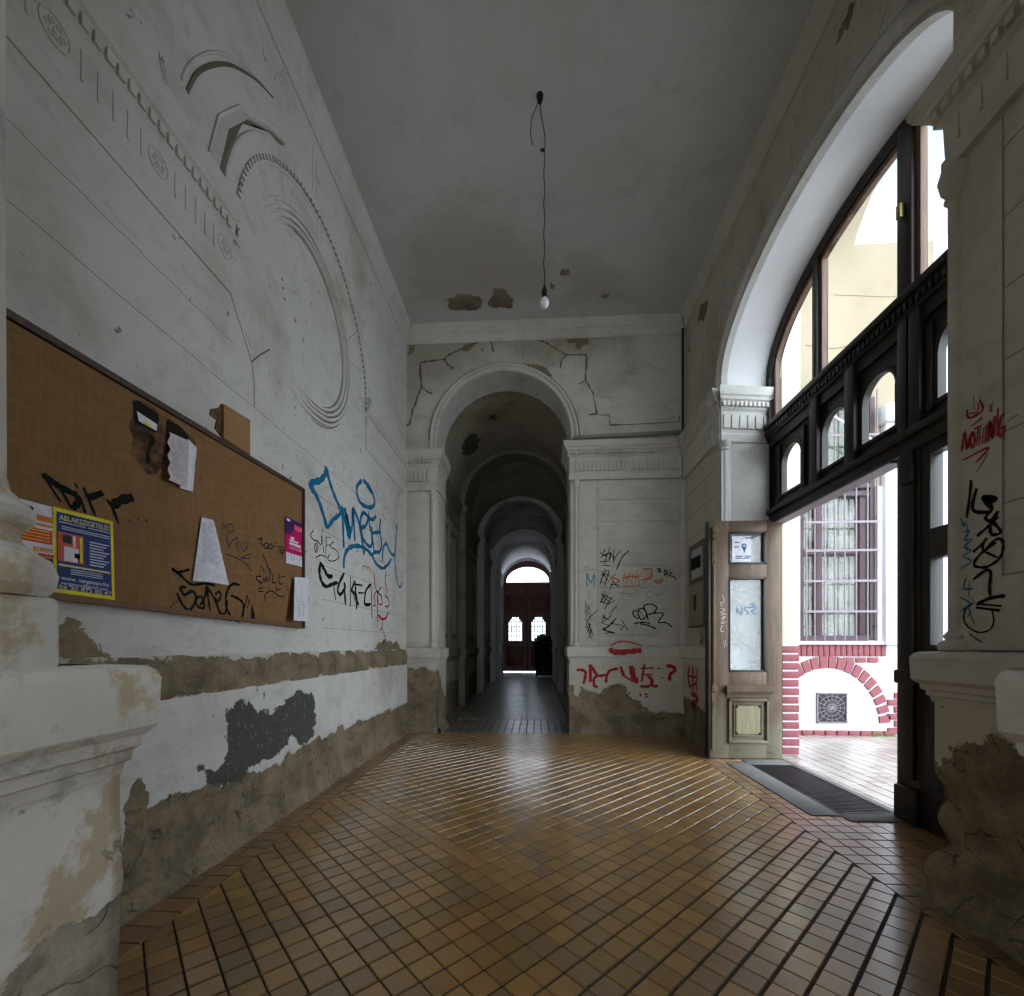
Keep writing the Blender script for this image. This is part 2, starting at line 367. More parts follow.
M['p_yellowtext'] = flat('poster_yellow_text', (.62, .58, .25), .6)
M['pink'] = flat('flyer_magenta', (.62, .0, .13), .5)
M['purple'] = flat('flyer_purple', (.07, .015, .12), .5)
M['char'] = flat('charred', (.012, .008, .005), .9)
m, nt, N, L, B = newmat('scorched'); P = pos(N)
L.new(mixc(N, L, ramp(N, L, noise(N, L, P, 14, 7, .72), .38, .62), (.035, .015, .007), (.17, .085, .03)), B.inputs['Base Color']); B.inputs['Roughness'].default_value = .9; M['scorch'] = m
M['bulb'] = flat('frosted_glass_bulb', (.80, .80, .80), .25)
M['brick'] = flat('painted_brick', (.25, .080, .090), .8)
M['joint'] = flat('incised_joint', (.135, .105, .065), .95)
M['hair'] = flat('fine_joint', (.26, .25, .22), .95)
M['pipe'] = flat('painted_pipe', (.22, .23, .19), .5)
M['plastic'] = flat('black_plastic', (.010, .011, .010), .7, 0., .2)
M['bag'] = flat('black_bin_bag', (.008, .008, .009), .4, 0., .3)
M['curtain'] = flat('pale_curtain', (.30, .30, .22), .9)
M['wframe'] = flat('plum_window_frame', (.085, .055, .068), .5)
M['void'] = flat('dark_interior', (.04, .045, .05), .9)
M['bluepin'] = flat('blue_print', (.01, .16, .36), .5)
M['brass'] = flat('old_brass', (.35, .26, .12), .4, .8)
# bulletin board weave
m, nt, N, L, B = newmat('hessian_board'); P = pos(N)
w1 = N.new('ShaderNodeMapping'); w1.inputs['Scale'].default_value = (1, 6, 90); L.new(P, w1.inputs[0])
w2 = N.new('ShaderNodeMapping'); w2.inputs['Scale'].default_value = (1, 90, 6); L.new(P, w2.inputs[0])
a = noise(N, L, w1.outputs[0], 1.5, 4, .6); b = noise(N, L, w2.outputs[0], 1.5, 4, .6); wv = mth(N, L, 'MULTIPLY', mth(N, L, 'ADD', a, b), .5)
c = mixc(N, L, ramp(N, L, wv, .38, .62), (.19, .096, .031), (.25, .130, .044))
c = mixc(N, L, mth(N, L, 'MULTIPLY', ramp(N, L, noise(N, L, P, 2.2, 6, .6), .5, .75), .5), c, (.12, .055, .02))
c = mixc(N, L, mth(N, L, 'MULTIPLY', ramp(N, L, noise(N, L, P, 24, 5, .7), .66, .7), .6), c, (.05, .02, .01))
L.new(c, B.inputs['Base Color']); B.inputs['Roughness'].default_value = .8; bump(N, L, wv, B, .5, .002); M['board'] = m

# ------------------------------------------------------------------ room constants
XL, XR, YB, ZC = -1.50, 1.65, 5.06, 4.65
PL = Plane('x', XL, 1); PR = Plane('x', XR, -1); PB = Plane('y', YB, -1); PC = Plane('z', ZC, -1)

# ------------------------------------------------------------------ floor
def clip(poly, x0, x1, y0, y1):
    for ax, s, lim in ((0, 1, x0), (0, -1, x1), (1, 1, y0), (1, -1, y1)):
        out = []
        for i in range(len(poly)):
            a, b = poly[i], poly[(i+1) % len(poly)]; da, db = s*(a[ax]-lim), s*(b[ax]-lim)
            if da >= 0: out.append(a)
            if (da >= 0) != (db >= 0):
                t = da/(da-db); out.append((a[0]+(b[0]-a[0])*t, a[1]+(b[1]-a[1])*t))
        poly = out
        if len(poly) < 3: return None
    return poly
def tiles(m, x0, x1, y0, y1, ang, p, q, gu, gv, org=(0, 0), ztop=0.):
    c, s = math.cos(ang), math.sin(ang); cx, cy = (x0+x1)/2-org[0], (y0+y1)/2-org[1]
    R = math.hypot(x1-x0, y1-y0)/2; uc, vc = cx*c+cy*s, -cx*s+cy*c
    for i in range(int((uc-R)/p)-1, int((uc+R)/p)+2):
        for j in range(int((vc-R)/q)-1, int((vc+R)/q)+2):
            a, b, e, d = i*p+gu/2, (i+1)*p-gu/2, j*q+gv/2, (j+1)*q-gv/2
            P = clip([(org[0]+u*c-v*s, org[1]+u*s+v*c) for u, v in ((a, e), (b, e), (b, d), (a, d))], x0, x1, y0, y1)
            if not P: continue
            A = abs(sum(P[k][0]*P[(k+1) % len(P)][1]-P[(k+1) % len(P)][0]*P[k][1] for k in range(len(P))))/2
            if A < 2e-4: continue
            gx = sum(t[0] for t in P)/len(P); gy = sum(t[1] for t in P)/len(P); n = len(P); dz = random.uniform(-.0006, .0006); tx, ty = random.gauss(0, .004), random.gauss(0, .004)
            top = []; 
            for t in P:
                l = math.hypot(t[0]-gx, t[1]-gy) or 1; k = max(0, 1-.0022/l)
                xx, yy = gx+(t[0]-gx)*k, gy+(t[1]-gy)*k; top.append((xx, yy, ztop+dz+(xx-gx)*tx+(yy-gy)*ty))
            m.add(top+[(t[0], t[1], ztop-.0035) for t in P]+[(t[0], t[1], ztop-.012) for t in P], [tuple(range(n))]+[(n+k, n+(k+1) % n, (k+1) % n, k) for k in range(n)]+[(2*n+k, 2*n+(k+1) % n, n+(k+1) % n, n+k) for k in range(n)])
def buildtiles(m, name, mat, parent, **t):
    me = bpy.data.meshes.new(name); me.from_pydata(m.v, [], m.f); me.update(); return link(name, me, mat, parent, **t)
fl = MB().box(-1.75, 2.16, -3.3, 5.1, -.06, -.006).build('floor', M['groutf'], **ST)
TP = .0865
o45 = (-1.325, 1.488-.061)
m = MB(); tiles(m, -1.325, 1.447, -3.2, 5.04, math.pi/4, TP, TP, .0055, .0105, o45); buildtiles(m, 'tile_field', M['tile'], fl, label='ochre square clinker tiles laid diagonally')
m = MB(); tiles(m, -1.70, -1.331, .5, 5.04, 0, .0875, .0875, .005, .006, (-1.3285, .02)); tiles(m, 1.452, 2.16, -3.2, 5.04, 0, .0875, .0875, .005, .006, (1.4495, .02))
buildtiles(m, 'tile_border', M['tile_border'], fl, label='border of square tiles laid straight along the walls')
cf = MB().box(-1.45, .75, 5.04, 16.6, -.06, -.006).build('floor_corridor', M['groutf'], **ST)
m = MB(); tiles(m, -1.25, .52, 5.05, 5.98, 0, .0865, .29, .011, .008, (-.38, 5.05)); tiles(m, -1.12, .42, 6.0, 14.0, math.pi/4, .0865, .0865, .011, .013); tiles(m, -1.38, -1.14, 6.0, 14.0, 0, .115, .115, .008, .008); tiles(m, .44, .70, 6.0, 14.0, 0, .115, .115, .008, .008)
tiles(m, -1.38, .70, 14.02, 16.5, 0, .35, .35, .01, .01)
buildtiles(m, 'corridor_tiles', M['tile_corr'], cf)
co = MB().box(2.16, 9., -2, 5.3, -.08, -.010).build('floor_courtyard', M['grout_court'], **ST)
m = MB(); tiles(m, 2.17, 5.6, 1.6, 5.2, math.radians(0), .105, .105, .007, .007, (0, 0), -.002); buildtiles(m, 'courtyard_tiles', M['tile_court'], co)
# stone surround and grate
m = MB(); m.box(1.60, 1.775, 2.70, 3.86, -.02, .006, .003); m.box(1.775, 2.16, 3.80, 3.98, -.02, .006, .003); m.box(2.11, 2.165, 2.70, 3.99, -.02, .007, .003); m.box(1.775, 2.11, 2.62, 2.735, -.02, .006, .003)
m.build('threshold_slab', M['stone'], fl, label='worn stone slab around the foot grate')
gr = empty('foot_grate', (1.94, 3.27, 0), label='dark metal foot-scraper grate sunk in the floor at the doorway', category='grate')
MB().box(1.78, 2.105, 2.74, 3.795, -.03, -.018).build('drain_pit', M['iron'], gr)
m = MB()
for k in range(43):
    y = 2.75+k*.0245; m.box(1.785, 2.10, y, y+.009, -.017, .006)
for x in (1.85, 1.943, 2.035): m.box(x, x+.006, 2.745, 3.79, -.016, .003)
m.build('slats', M['iron'], gr)
m = MB(); m.box(1.776, 1.786, 2.736, 3.80, -.02, .008); m.box(2.10, 2.110, 2.736, 3.80, -.02, .008); m.box(1.776, 2.11, 2.736, 2.746, -.02, .008); m.box(1.776, 2.11, 3.79, 3.80, -.02, .008)
m.build('grate_frame', M['iron'], gr)

# ------------------------------------------------------------------ mouldings
def entab(zb, h=.45, k=1.):
    return [(-.01, zb), (.028*k, zb), (.028*k, zb+.15*h), (.018*k, zb+.17*h), (.020*k, zb+.21*h), (.024*k, zb+.58*h), (.045*k, zb+.62*h), (.045*k, zb+.68*h), (.050*k, zb+.69*h), (.050*k, zb+.745*h),
            (.072*k, zb+.77*h), (.078*k, zb+.82*h), (.090*k, zb+.84*h), (.102*k, zb+.92*h), (.106*k, zb+.985*h), (-.01, zb+1.0*h)]
def ledge(zt=.975, k=1.):
    return [(-.01, zt-.20), (.008*k, zt-.195), (.012*k, zt-.175), (.022*k, zt-.170), (.024*k, zt-.152), (.036*k, zt-.146), (.040*k, zt-.125), (.052*k, zt-.118), (.062*k, zt-.108), (.066*k, zt-.022), (.058*k, zt-.008), (.045*k, zt), (-.01, zt+.004)]
def dent_run(m, p0, p1, out, z0, z1, o0, o1, pitch, w):
    d = Vector((p1[0]-p0[0], p1[1]-p0[1])); L_ = d.length; d.normalize(); n = int(L_/pitch)
    for i in range(n):
        a = (i+.5)*pitch-w/2; q = [(p0[0]+d.x*t+out[0]*o, p0[1]+d.y*t+out[1]*o) for t, o in ((a, o0), (a+w, o0), (a+w, o1), (a, o1))]
        m.add([(x, y, z0) for x, y in q]+[(x, y, z1) for x, y in q], [(0,3,2,1),(4,5,6,7),(0,1,5,4),(1,2,6,5),(2,3,7,6),(3,0,4,7)])
def medallion(m, pl, u, v, r=.05, off=.022):
    m.arcband(pl, (u, v), (r, r), 0, 2*math.pi, [(-.004, off), (-.002, off+.007), (.002, off+.007), (.004, off)], 28, True)
    for k in range(6):
        t = k*math.pi/3; m.arcband(pl, (u+.022*math.cos(t), v+.022*math.sin(t)), (.008, .008), 0, 2*math.pi, [(-.004, off), (0, off+.007), (.004, off)], 10, True)
    m.arcband(pl, (u, v), (.006, .006), 0, 2*math.pi, [(-.006, off+.008), (0, off+.008), (.004, off)], 10, True)

# ceiling --------------------------------------------------------------
ceb = [[PC.px(x, y) for x, y in P] for P in ([(449,297),(462,294),(480,295),(482,307),(470,311),(450,309)], [(486,303),(496,289),(504,288),(513,300),(511,308),(492,308)])]
ceb += [[PC.px(x, y) for x, y in P] for P in ([(560,270),(567,269),(568,273),(561,275)], [(603,296),(607,294),(606,300)], [(548,288),(551,283),(553,290)])]
sheet('ceiling', PC, -1.7, 1.8, -.2, 5.2, M['ceil'], step=.05, bare=ceb, dark=[[PC.px(x, y) for x, y in P] for P in ([(400,240),(430,205),(470,200),(520,225),(560,262),(550,300),(410,310)], [(440,190),(480,180),(500,200),(470,215)], [(560,240),(620,270),(640,305),(560,305)])], **ST)
# ceiling cornice
def cprof(zb, w=.07): 
    h = ZC-zb
    return [(-.01, zb), (.012, zb), (.014, zb+.12*h), (.006, zb+.16*h), (.010, zb+.22*h), (.030, zb+.45*h), (.034, zb+.5*h), (.030, zb+.56*h), (.038, zb+.62*h), (w*.8, zb+.9*h), (w, zb+.97*h), (w, ZC+.01)]
m = MB(); m.rail(cprof(4.44, .075), (XL, .0), (XL, YB), (1, 0), 0, -1); t1 = m.build('trim_1', M['plaster'], **ST)
m = MB(); m.rail(cprof(4.46, .075), (XL, YB), (XR, YB), (0, -1), -1, -1); t2 = m.build('trim_2', M['plaster_warm'], **ST)
m = MB(); m.rail(cprof(4.52, .075), (XR, YB), (XR, .0), (-1, 0), -1, 0); t3 = m.build('trim_3', M['plaster_warm'], **ST)

# ------------------------------------------------------------------ left wall
PD = Plane('x', -1.485, 1)
w_edge = [(113,846),(120,850),(128,806),(135,785),(139,782),(147,792),(143,812),(163,803),(183,793),(205,785),(222,787),(245,778),(262,772),(275,765),(291,754),(305,744),(320,738),(345,728),(372,716),(398,706),(407,703)]
low = [PD.px(x, y) for x, y in w_edge]
barepoly = [(low[0][0]-.6, low[0][1])]+low+[(5.3, low[-1][1]), (5.3, -.3), (low[0][0]-.6, -.3)]
band = [(0.2, .945), (5.3, .945), (5.3, .785), (0.2, .785)]
dkp = PD.poly(3.11, 0, 600, [(695,345),(712,338),(760,305),(785,325),(800,345),(840,350),(885,330),(890,308),(930,280),(975,290),(980,330),(985,380),(962,440),(930,455),(905,420),(880,470),(845,500),(790,500),(770,555),(735,580),(700,575),(655,570),(650,545),(690,500),(715,470),(700,400)])
specks = [PD.poly(3.11, 0, 600, p) for p in ([(820,295),(832,295),(832,306),(820,306)], [(612,520),(630,515),(636,528),(618,534)], [(650,540),(690,520),(700,575),(655,572)])]
def dado_off(U, V, B):
    o = np.where(V < .785, .0, 0.)
    o = o-.012*np.clip(B/.02, 0, 1)
    o += .035*np.clip(1-V/.09, 0, 1)**1.6+.006*np.sin(U*7+V*11)*np.clip(B/.05, 0, 1)+.004*np.sin(U*23+V*17)*np.clip(B/.05, 0, 1)
    return o
wl = sheet('wall_left', PD, -.1, 5.15, -.02, .785, M['peel'], step=.025, bare=[barepoly], dark=[dkp]+specks, off=dado_off, **ST)
m = MB(); m.rail([(0, .785), (.004, .80), (-.003, .90), (-.018, .95), (-.03, .955)], (-1.485, .0), (-1.485, 5.1), (1, 0), 0, 0)
bandm = sheet('broken_ledge_band', Plane('x', -1.483, 1), -.1, 5.15, .780, .958, M['peel_warm'], wl, .02, bare=[[(-1, .775), (6, .775), (6, .951), (-1, .951)]],
      off=lambda U, V, B: .012*np.sin((V-.78)/.18*math.pi)-.018*np.clip((V-.90)/.05, 0, 1)+.004*np.sin(U*19)*np.cos(V*40+U*3), label='grey broken band where the ledge was chipped off')
up_b = [PL.px(x, y) for x, y in [(60,614),(84,630),(107,655),(112,672),(58,672)]]
holes = [[PL.px(x, y) for x, y in P] for P in ([(372,648),(384,640),(398,642),(400,650),(372,652)],)]
wu = sheet('wall_left_upper', PL, -.1, 5.15, .94, 4.70, M['peel'], wl, step=.04, bare=[up_b]+holes, dark=[])
# rustication joints on the left wall (incised lines)
j = MB(); h2 = MB()
def joint(m, pl, pts, w=.006, off=.0008):
    for i in range(len(pts)-1):
        a, b = pts[i], pts[i+1]; dx, dy = b[0]-a[0], b[1]-a[1]; l = math.hypot(dx, dy) or 1; nx, ny = -dy/l*w/2, dx/l*w/2
        m.add([pl.p(a[0]+nx, a[1]+ny, off), pl.p(a[0]-nx, a[1]-ny, off), pl.p(b[0]-nx, b[1]-ny, off), pl.p(b[0]+nx, b[1]+ny, off)], [(0, 1, 2, 3)])
for z, a, b in ((2.49, .6, 2.12), (2.26, .6, 5.0), (2.03, 2.9, 5.0)):
    joint(h2, PL, [(a+k*(b-a)/40, z+.003*math.sin(k*1.3)) for k in range(41) if k % 9 != 5], .004)
joint(j, PL, [(2.09, 2.735), (2.18, 2.61), (2.262, 2.49), (2.282, 2.40), (2.284, 2.28)], .007)
joint(j, PL, [(2.262, 2.49), (2.33, 2.57), (2.425, 2.665)], .007); joint(j, PL, [(2.20, 2.62), (2.23, 2.60), (2.26, 2.55)], .003)
for z in (1.80, 1.56, 1.32, 1.12): joint(h2, PL, [(3.02, z), (4.95, z+.004)], .003)
for a, b in (((2.96, 3.96), (2.96, 3.74)), ((2.52, 3.82), (2.56, 3.63)), ((3.40, 3.80), (3.33, 3.57)), ((3.62, 3.60), (3.46, 3.43)), ((3.75, 3.35), (3.50, 3.27)), ((2.28, 3.63), (2.43, 3.49)), ((2.9, 4.05), (2.9, 4.35)), ((2.95, 4.05), (2.95, 4.3))): joint(h2, PL, [a, b], .005)
j.build('incised_joint', M['joint'], wl); h2.build('fine_joint', M['hair'], wl)
# entablature on the left wall, interrupted by the ring
m = MB(); E0 = entab(2.72, .455, .55); E0[1] = (.007, 2.72)
m.rail(E0, (XL, .0), (XL, 2.10), (1, 0)); m.rail(E0, (XL, 3.82), (XL, YB), (1, 0), 0, -.5)
dent_run(m, (XL, .2), (XL, 2.10), (1, 0), 3.005, 3.045, .015, .036, .0425, .026); dent_run(m, (XL, 3.83), (XL, 4.98), (1, 0), 3.005, 3.045, .015, .036, .0425, .026)
for a in (.73, 1.105, 1.483, 1.86): dent_run(m, (XL, a-.135), (XL, a+.14), (1, 0), 2.845, 2.945, .01, .0155, .055, .007)
dent_run(m, (XL, 3.9), (XL, 4.98), (1, 0), 2.845, 2.945, .01, .0155, .055, .007)
for u in (.915, 1.294, 1.672, 2.045): medallion(m, PL, u, 2.898, .045, .009)
m.build('trim_4', M['plaster'], **ST)
# blind arch ring with beads, inner disc moulding, hood and upper arc
C = (2.965, 3.10)
m = MB(); m.arcband(PL, C, (.84, .84), -.12, math.pi+.12, [(-.035, 0), (-.03, .007), (-.012, .009), (.012, .011), (.03, .013), (.06, .013), (.078, .018), (.088, .014), (.092, .0)], 96, True)
for k in range(64):
    t = -.05+(math.pi+.1)*(k+.5)/64; r0, r1 = .826, .846; w = .024
    cu, cv = C[0]+.836*math.cos(t), C[1]+.836*math.sin(t); q = []
    for a_, b_ in ((-.012, -.010), (.012, -.010), (.012, .010), (-.012, .010)): q.append((cu+a_*math.cos(t)-b_*math.sin(t), cv+a_*math.sin(t)+b_*math.cos(t)))
    m.prism(PL, q, .006, .022)
m.arcband(PL, (2.87, 3.12), (.55, .55), -2.0, 2.6, [(-.062, 0), (-.060, .018), (-.045, .020), (-.040, .004), (-.032, .004), (-.028, .024), (-.012, .026), (-.008, .008), (.0, .008), (.004, .030), (.020, .030), (.026, .010), (.034, .010), (.038, .022), (.052, .022), (.058, .003), (.064, 0)], 96, True, .5)
g = MB()
for dr, oo in ((-.066, .0012), (-.036, .0052), (-.004, .0092), (.030, .0112), (.066, .0012)): g.arcband(PL, (2.87, 3.12), (.55+dr, .55+dr), -1.55, 2.0, [(-.0035, oo), (.0035, oo)], 80)
g.arcband(PL, C, (.836, .836), -.08, math.pi+.08, [(-.011, .0105), (.011, .0125)], 80)  # dark band behind the beads paints the shade of their gaps
g.build('groove_dirt_and_shade', M['joint'], wl)
m.build('blind_arch_moulding', M['plaster'], wl, label='round arched stucco moulding with a ring of beads around a sunk disc')
HH = lambda P: P
hood = [(1.931,3.185),(2.011,3.496),(2.16,3.721),(2.435,3.935),(2.55,3.985)]; hmid = [(1.984,3.177),(2.059,3.479),(2.204,3.700),(2.42,3.880),(2.55,3.955)]; hin = [(2.059,3.168),(2.085,3.40),(2.19,3.66),(2.38,3.86),(2.54,3.93)]
def strip(m, pl, A, B_, oa, ob):
    n = len(A); m.add([pl.p(u, v, oa) for u, v in A]+[pl.p(u, v, ob) for u, v in B_], [(i, i+1, n+i+1, n+i) for i in range(n-1)])
m = MB(); strip(m, PL, hood, hood, 0, .010); strip(m, PL, hood, [(a*.7+b*.3, c*.7+d*.3) for (a, c), (b, d) in zip(hood, hmid)], .010, .002); strip(m, PL, [(a*.7+b*.3, c*.7+d*.3) for (a, c), (b, d) in zip(hood, hmid)], hmid, .002, .022); strip(m, PL, hmid, hmid, .022, .002); m.build('hood_moulding', M['plaster'], wl)
m = MB(); strip(m, PL, hmid, hin, .0015, .0015)
ao = [(1.802,3.386),(1.852,3.523),(1.961,3.709),(2.082,3.853),(2.199,3.955),(2.319,4.041),(2.45,4.11)]; ai = [(1.837,3.370),(1.897,3.53),(1.994,3.69),(2.10,3.83),(2.21,3.938),(2.322,4.031),(2.45,4.106)]
ao, ai = smooth_pts(ao), smooth_pts(ai); mi = [(a*.45+b*.55, c*.45+d*.55) for (a, c), (b, d) in zip(ao, ai)]; strip(m, PL, mi, ai, .0015, .0015); strip(m, PL, mi, mi, 0, .008); 
for d in (0, .016): joint(m, PL, [(1.686+d, 3.36), (1.70+d, 3.29), (1.712+d, 3.275)], .004)
m.build('exposed_render', plaster('dull_render', white=(.15, .125, .09), amount=.4), wl, label='brown scar of a missing hood moulding')
m = MB(); m.tube([PL.p(u-.004, v+.004, .002) for u, v in ao], .006, 6); m.build('scar_edge', M['plaster'], wl)

# ------------------------------------------------------------------ back wall with archway
ACX, AR, AZ = -.38, .765, 3.355
def arch_wall(name, pl, u0, u1, v0, v1, cu, a, b, vz, mat, bare=(), dark=(), parent=None, n=40, **tags):
    """sheet with an arched opening cut from the floor"""
    us = [u0+(cu-a-u0)*i/8 for i in range(8)]+[cu-a*math.cos(math.pi*i/n) for i in range(n+1)]+[cu+a+(u1-cu-a)*(i+1)/14 for i in range(14)]
    nv = 26; V = []; Fs = []; rows = []
    for k, u in enumerate(us):
        ins = 8 <= k <= 8+n
        zb = vz+b*math.sqrt(max(0, 1-((u-cu)/a)**2)) if ins else vz
        rows.append([(u, zb+(v1-zb)*i/nv) for i in range(nv+1)])
    for r in rows: V += r
    for k in range(len(rows)-1):
        for i in range(nv): Fs.append((k*(nv+1)+i, (k+1)*(nv+1)+i, (k+1)*(nv+1)+i+1, k*(nv+1)+i+1))
    b0 = len(V)
    for a0, a1 in ((u0, cu-a), (cu+a, u1)):
        nn = 14; o = len(V)
        for i in range(nn+1):
            for jn in range(31): V.append((a0+(a1-a0)*i/nn, v0+(vz-v0)*jn/30))
        Fs += [(o+i*31+jn, o+(i+1)*31+jn, o+(i+1)*31+jn+1, o+i*31+jn+1) for i in range(nn) for jn in range(30)]
    me = bpy.data.meshes.new(name); me.from_pydata([pl.p(u, v) for u, v in V], [], Fs); me.update()
    A = np.array(V); Bv = sdf(A[:, 0], A[:, 1], bare) if bare else np.full(len(V), -.4)
    at = me.attributes.new('bare', 'FLOAT', 'POINT'); at.data.foreach_set('value', Bv.astype(np.float32))
    at = me.attributes.new('dark', 'FLOAT', 'POINT'); at.data.foreach_set('value', (sdf(A[:, 0], A[:, 1], dark) if dark else np.full(len(V), -.4)).astype(np.float32))
    return link(name, me, mat, parent, **tags)
bb = [PB.poly(4.655, 400, 300, p) for p in ([(720,160),(760,120),(800,125),(850,105),(890,110),(840,150),(880,190),(870,230),(840,230),(800,200),(770,180)],
      [(560,290),(610,292),(680,320),(715,350),(700,372),(650,345),(600,315)], [(225,5),(370,5),(370,30),(300,45),(225,30)],
      [(295,215),(330,205),(345,195),(330,230),(300,238)], [(365,235),(400,200),(400,235),(385,245)], [(30,215),(62,205),(60,245),(35,262)])]
wb = arch_wall('wall_back', PB, -1.65, 1.80, 0, 4.70, ACX, AR, AR, AZ, M['peel_back'], bare=bb, dark=[PB.poly(4.655, 400, 300, [(0,0),(1100,0),(1100,200),(960,230),(880,300),(780,260),(700,330),(560,300),(430,240),(300,330),(200,420),(120,420),(60,520),(0,500)])], **ST)
# reveal of archway
m = MB(); n = 40; Y0, Y1 = YB, 5.46
pts = [(ACX-AR, 0)]+[(ACX-AR*math.cos(math.pi*i/n), AZ+AR*math.sin(math.pi*i/n)) for i in range(n+1)]+[(ACX+AR, 0)]
m.add([(x, Y0, z) for x, z in pts]+[(x, Y1, z) for x, z in pts], [(i, i+1, len(pts)+i+1, len(pts)+i) for i in range(len(pts)-1)], True)
m.build('arch_reveal', M['plaster'], wb)
# archivolt
m = MB(); m.arcband(PB, (ACX, AZ), (AR, AR), 0, math.pi, [(-.004, -.02), (0, .012), (.008, .02), (.032, .022), (.038, .012), (.046, .012), (.052, .03), (.070, .034), (.082, .026), (.086, 0)], 60, True)
for x0, x1, sg in ((ACX-AR, 0, -1), (ACX+AR, 0, 1)):
    pr = [(-.004, -.02), (0, .012), (.008, .02), (.032, .022), (.038, .012), (.046, .012), (.052, .03), (.070, .034), (.082, .026), (.086, 0)]
    m.add([(x0+sg*d, YB-o, z) for z in (3.25, AZ) for d, o in pr], [(i, i+1, 10+i+1, 10+i) for i in range(9)], True)
m.build('archivolt', M['plaster_warm'], wb)
j = MB()
def pj(pts, w=.010):
    q = PB.poly(4.655, 400, 300, pts); q = [(a[0]+(b[0]-a[0])*k/4+random.uniform(-.006, .006), a[1]+(b[1]-a[1])*k/4+random.uniform(-.006, .006)) for a, b in zip(q[:-1], q[1:]) for k in range(4)]+[q[-1]]
    for i in range(len(q)-1): joint(j, PB, [q[i], q[i+1]], w*random.uniform(.8, 2.1), .0015)
pj([(25,585),(45,575),(60,510),(85,440),(100,405),(95,350),(97,290),(150,282),(200,278),(235,250),(270,235),(340,205),(420,180),(435,240)], .014)
pj([(100,405),(125,425),(150,435)]); pj([(205,275),(225,305),(250,320)], .014); pj([(590,183),(640,185),(690,205),(740,235),(770,255),(820,255),(870,255),(865,320),(865,375),(900,440),(915,530),(880,535)], .011)
pj([(770,260),(750,285),(745,320)]); pj([(865,375),(830,392)], .006); pj([(885,535),(975,535),(978,580),(1024,580)], .006); pj([(575,215),(570,262)], .005); pj([(265,355),(290,390)], .006)
pj([(20,185),(110,180),(250,178),(420,172)], .006); pj([(60,150),(200,133),(400,125)], .006)
j.build('incised_joint', M['joint'], wb)
m = MB(); m.arcband(PB, (ACX, AZ), (AR+.088, AR+.088), 0, math.pi, [(0, .001), (.012, .001)], 60); m.build('shadow_groove', M['joint'], wb)

# left pilaster of the archway
def pilaster_base(m, x0, x1, yf):
    pass
LX0, LX1 = -1.50, ACX-AR
m = MB(); m.box(LX0, LX1-.085, 5.045, 5.3, .97, 2.78, .003); m.box(LX1-.03, LX1+.006, 5.045, 5.5, .97, 2.78, .004)
m.tube([(LX1-.045, 5.050, 1.03), (LX1-.045, 5.050, 2.74)], .026, 14)
m.lathe((LX1-.045, 5.045, 0), [(.026, 2.70), (.034, 2.71), (.028, 2.725), (.04, 2.745), (.045, 2.77)], 16); m.lathe((LX1-.045, 5.045, 0), [(.045, .97), (.045, .99), (.036, 1.005), (.038, 1.02), (.028, 1.035)], 16)
m.tube([(LX1, 5.09, .97), (LX1, 5.09, 2.78)], .008, 8)
m.build('arch_pilaster_shaft', M['plaster_warm'], wb)
m = MB(); E1 = entab(2.765, .455, .8)
m.rail(E1, (LX0, 5.04), (LX1, 5.04), (0, -1), 0, 1); m.rail(E1, (LX1, 5.04), (LX1, 5.46), (1, 0), 1, 0)
dent_run(m, (LX0+.03, 5.04), (LX1, 5.04), (0, -1), 3.066, 3.102, .03, .066, .042, .022); dent_run(m, (LX0+.05, 5.04), (LX1-.02, 5.04), (0, -1), 2.87, 2.99, .01, .036, .05, .030)
m.build('trim_5', M['plaster_warm'], **ST)
LD = Plane('y', 5.02, -1)
lb = [LD.px(x, y) for x, y in [(405,668),(420,668),(430,672),(440,668),(446,690),(447,740),(405,745)]]
sheet('left_plinth', LD, LX0, LX1+.02, -.01, .80, M['peel_warm'], wb, .02, bare=[lb, [(LX0-.1, .30), (LX1+.1, .26), (LX1+.1, -.1), (LX0-.1, -.1)]], off=lambda U, V, B: .05*np.clip(1-V/.12, 0, 1)**2-.01*np.clip(B/.02, 0, 1))
m = MB(); m.add([(LX1+.02+f, y, z) for y in (5.02-f2, 5.58) for z, f, f2 in ((0, .05, .05),)] if False else [(LX1+.02+.05*max(0, 1-z/.12)**2, y, z) for y in (5.02, 5.46) for z in (0, .03, .06, .09, .12, .80)], [(i, i+1, 7+i, 6+i) for i in range(5)], True)
m.build('left_plinth_return', M['peel_warm'], wb, bare=lambda c: .25-c.z*.5+.1*math.sin(c.y*9))
m = MB(); LE = ledge(.965, .7); m.rail(LE, (LX0, 5.02), (LX1+.01, 5.02), (0, -1), 0, 1); m.rail(LE, (LX1+.01, 5.02), (LX1+.01, 5.46), (1, 0), 1, 0)
m.build('trim_6', M['plaster_warm'], **ST)
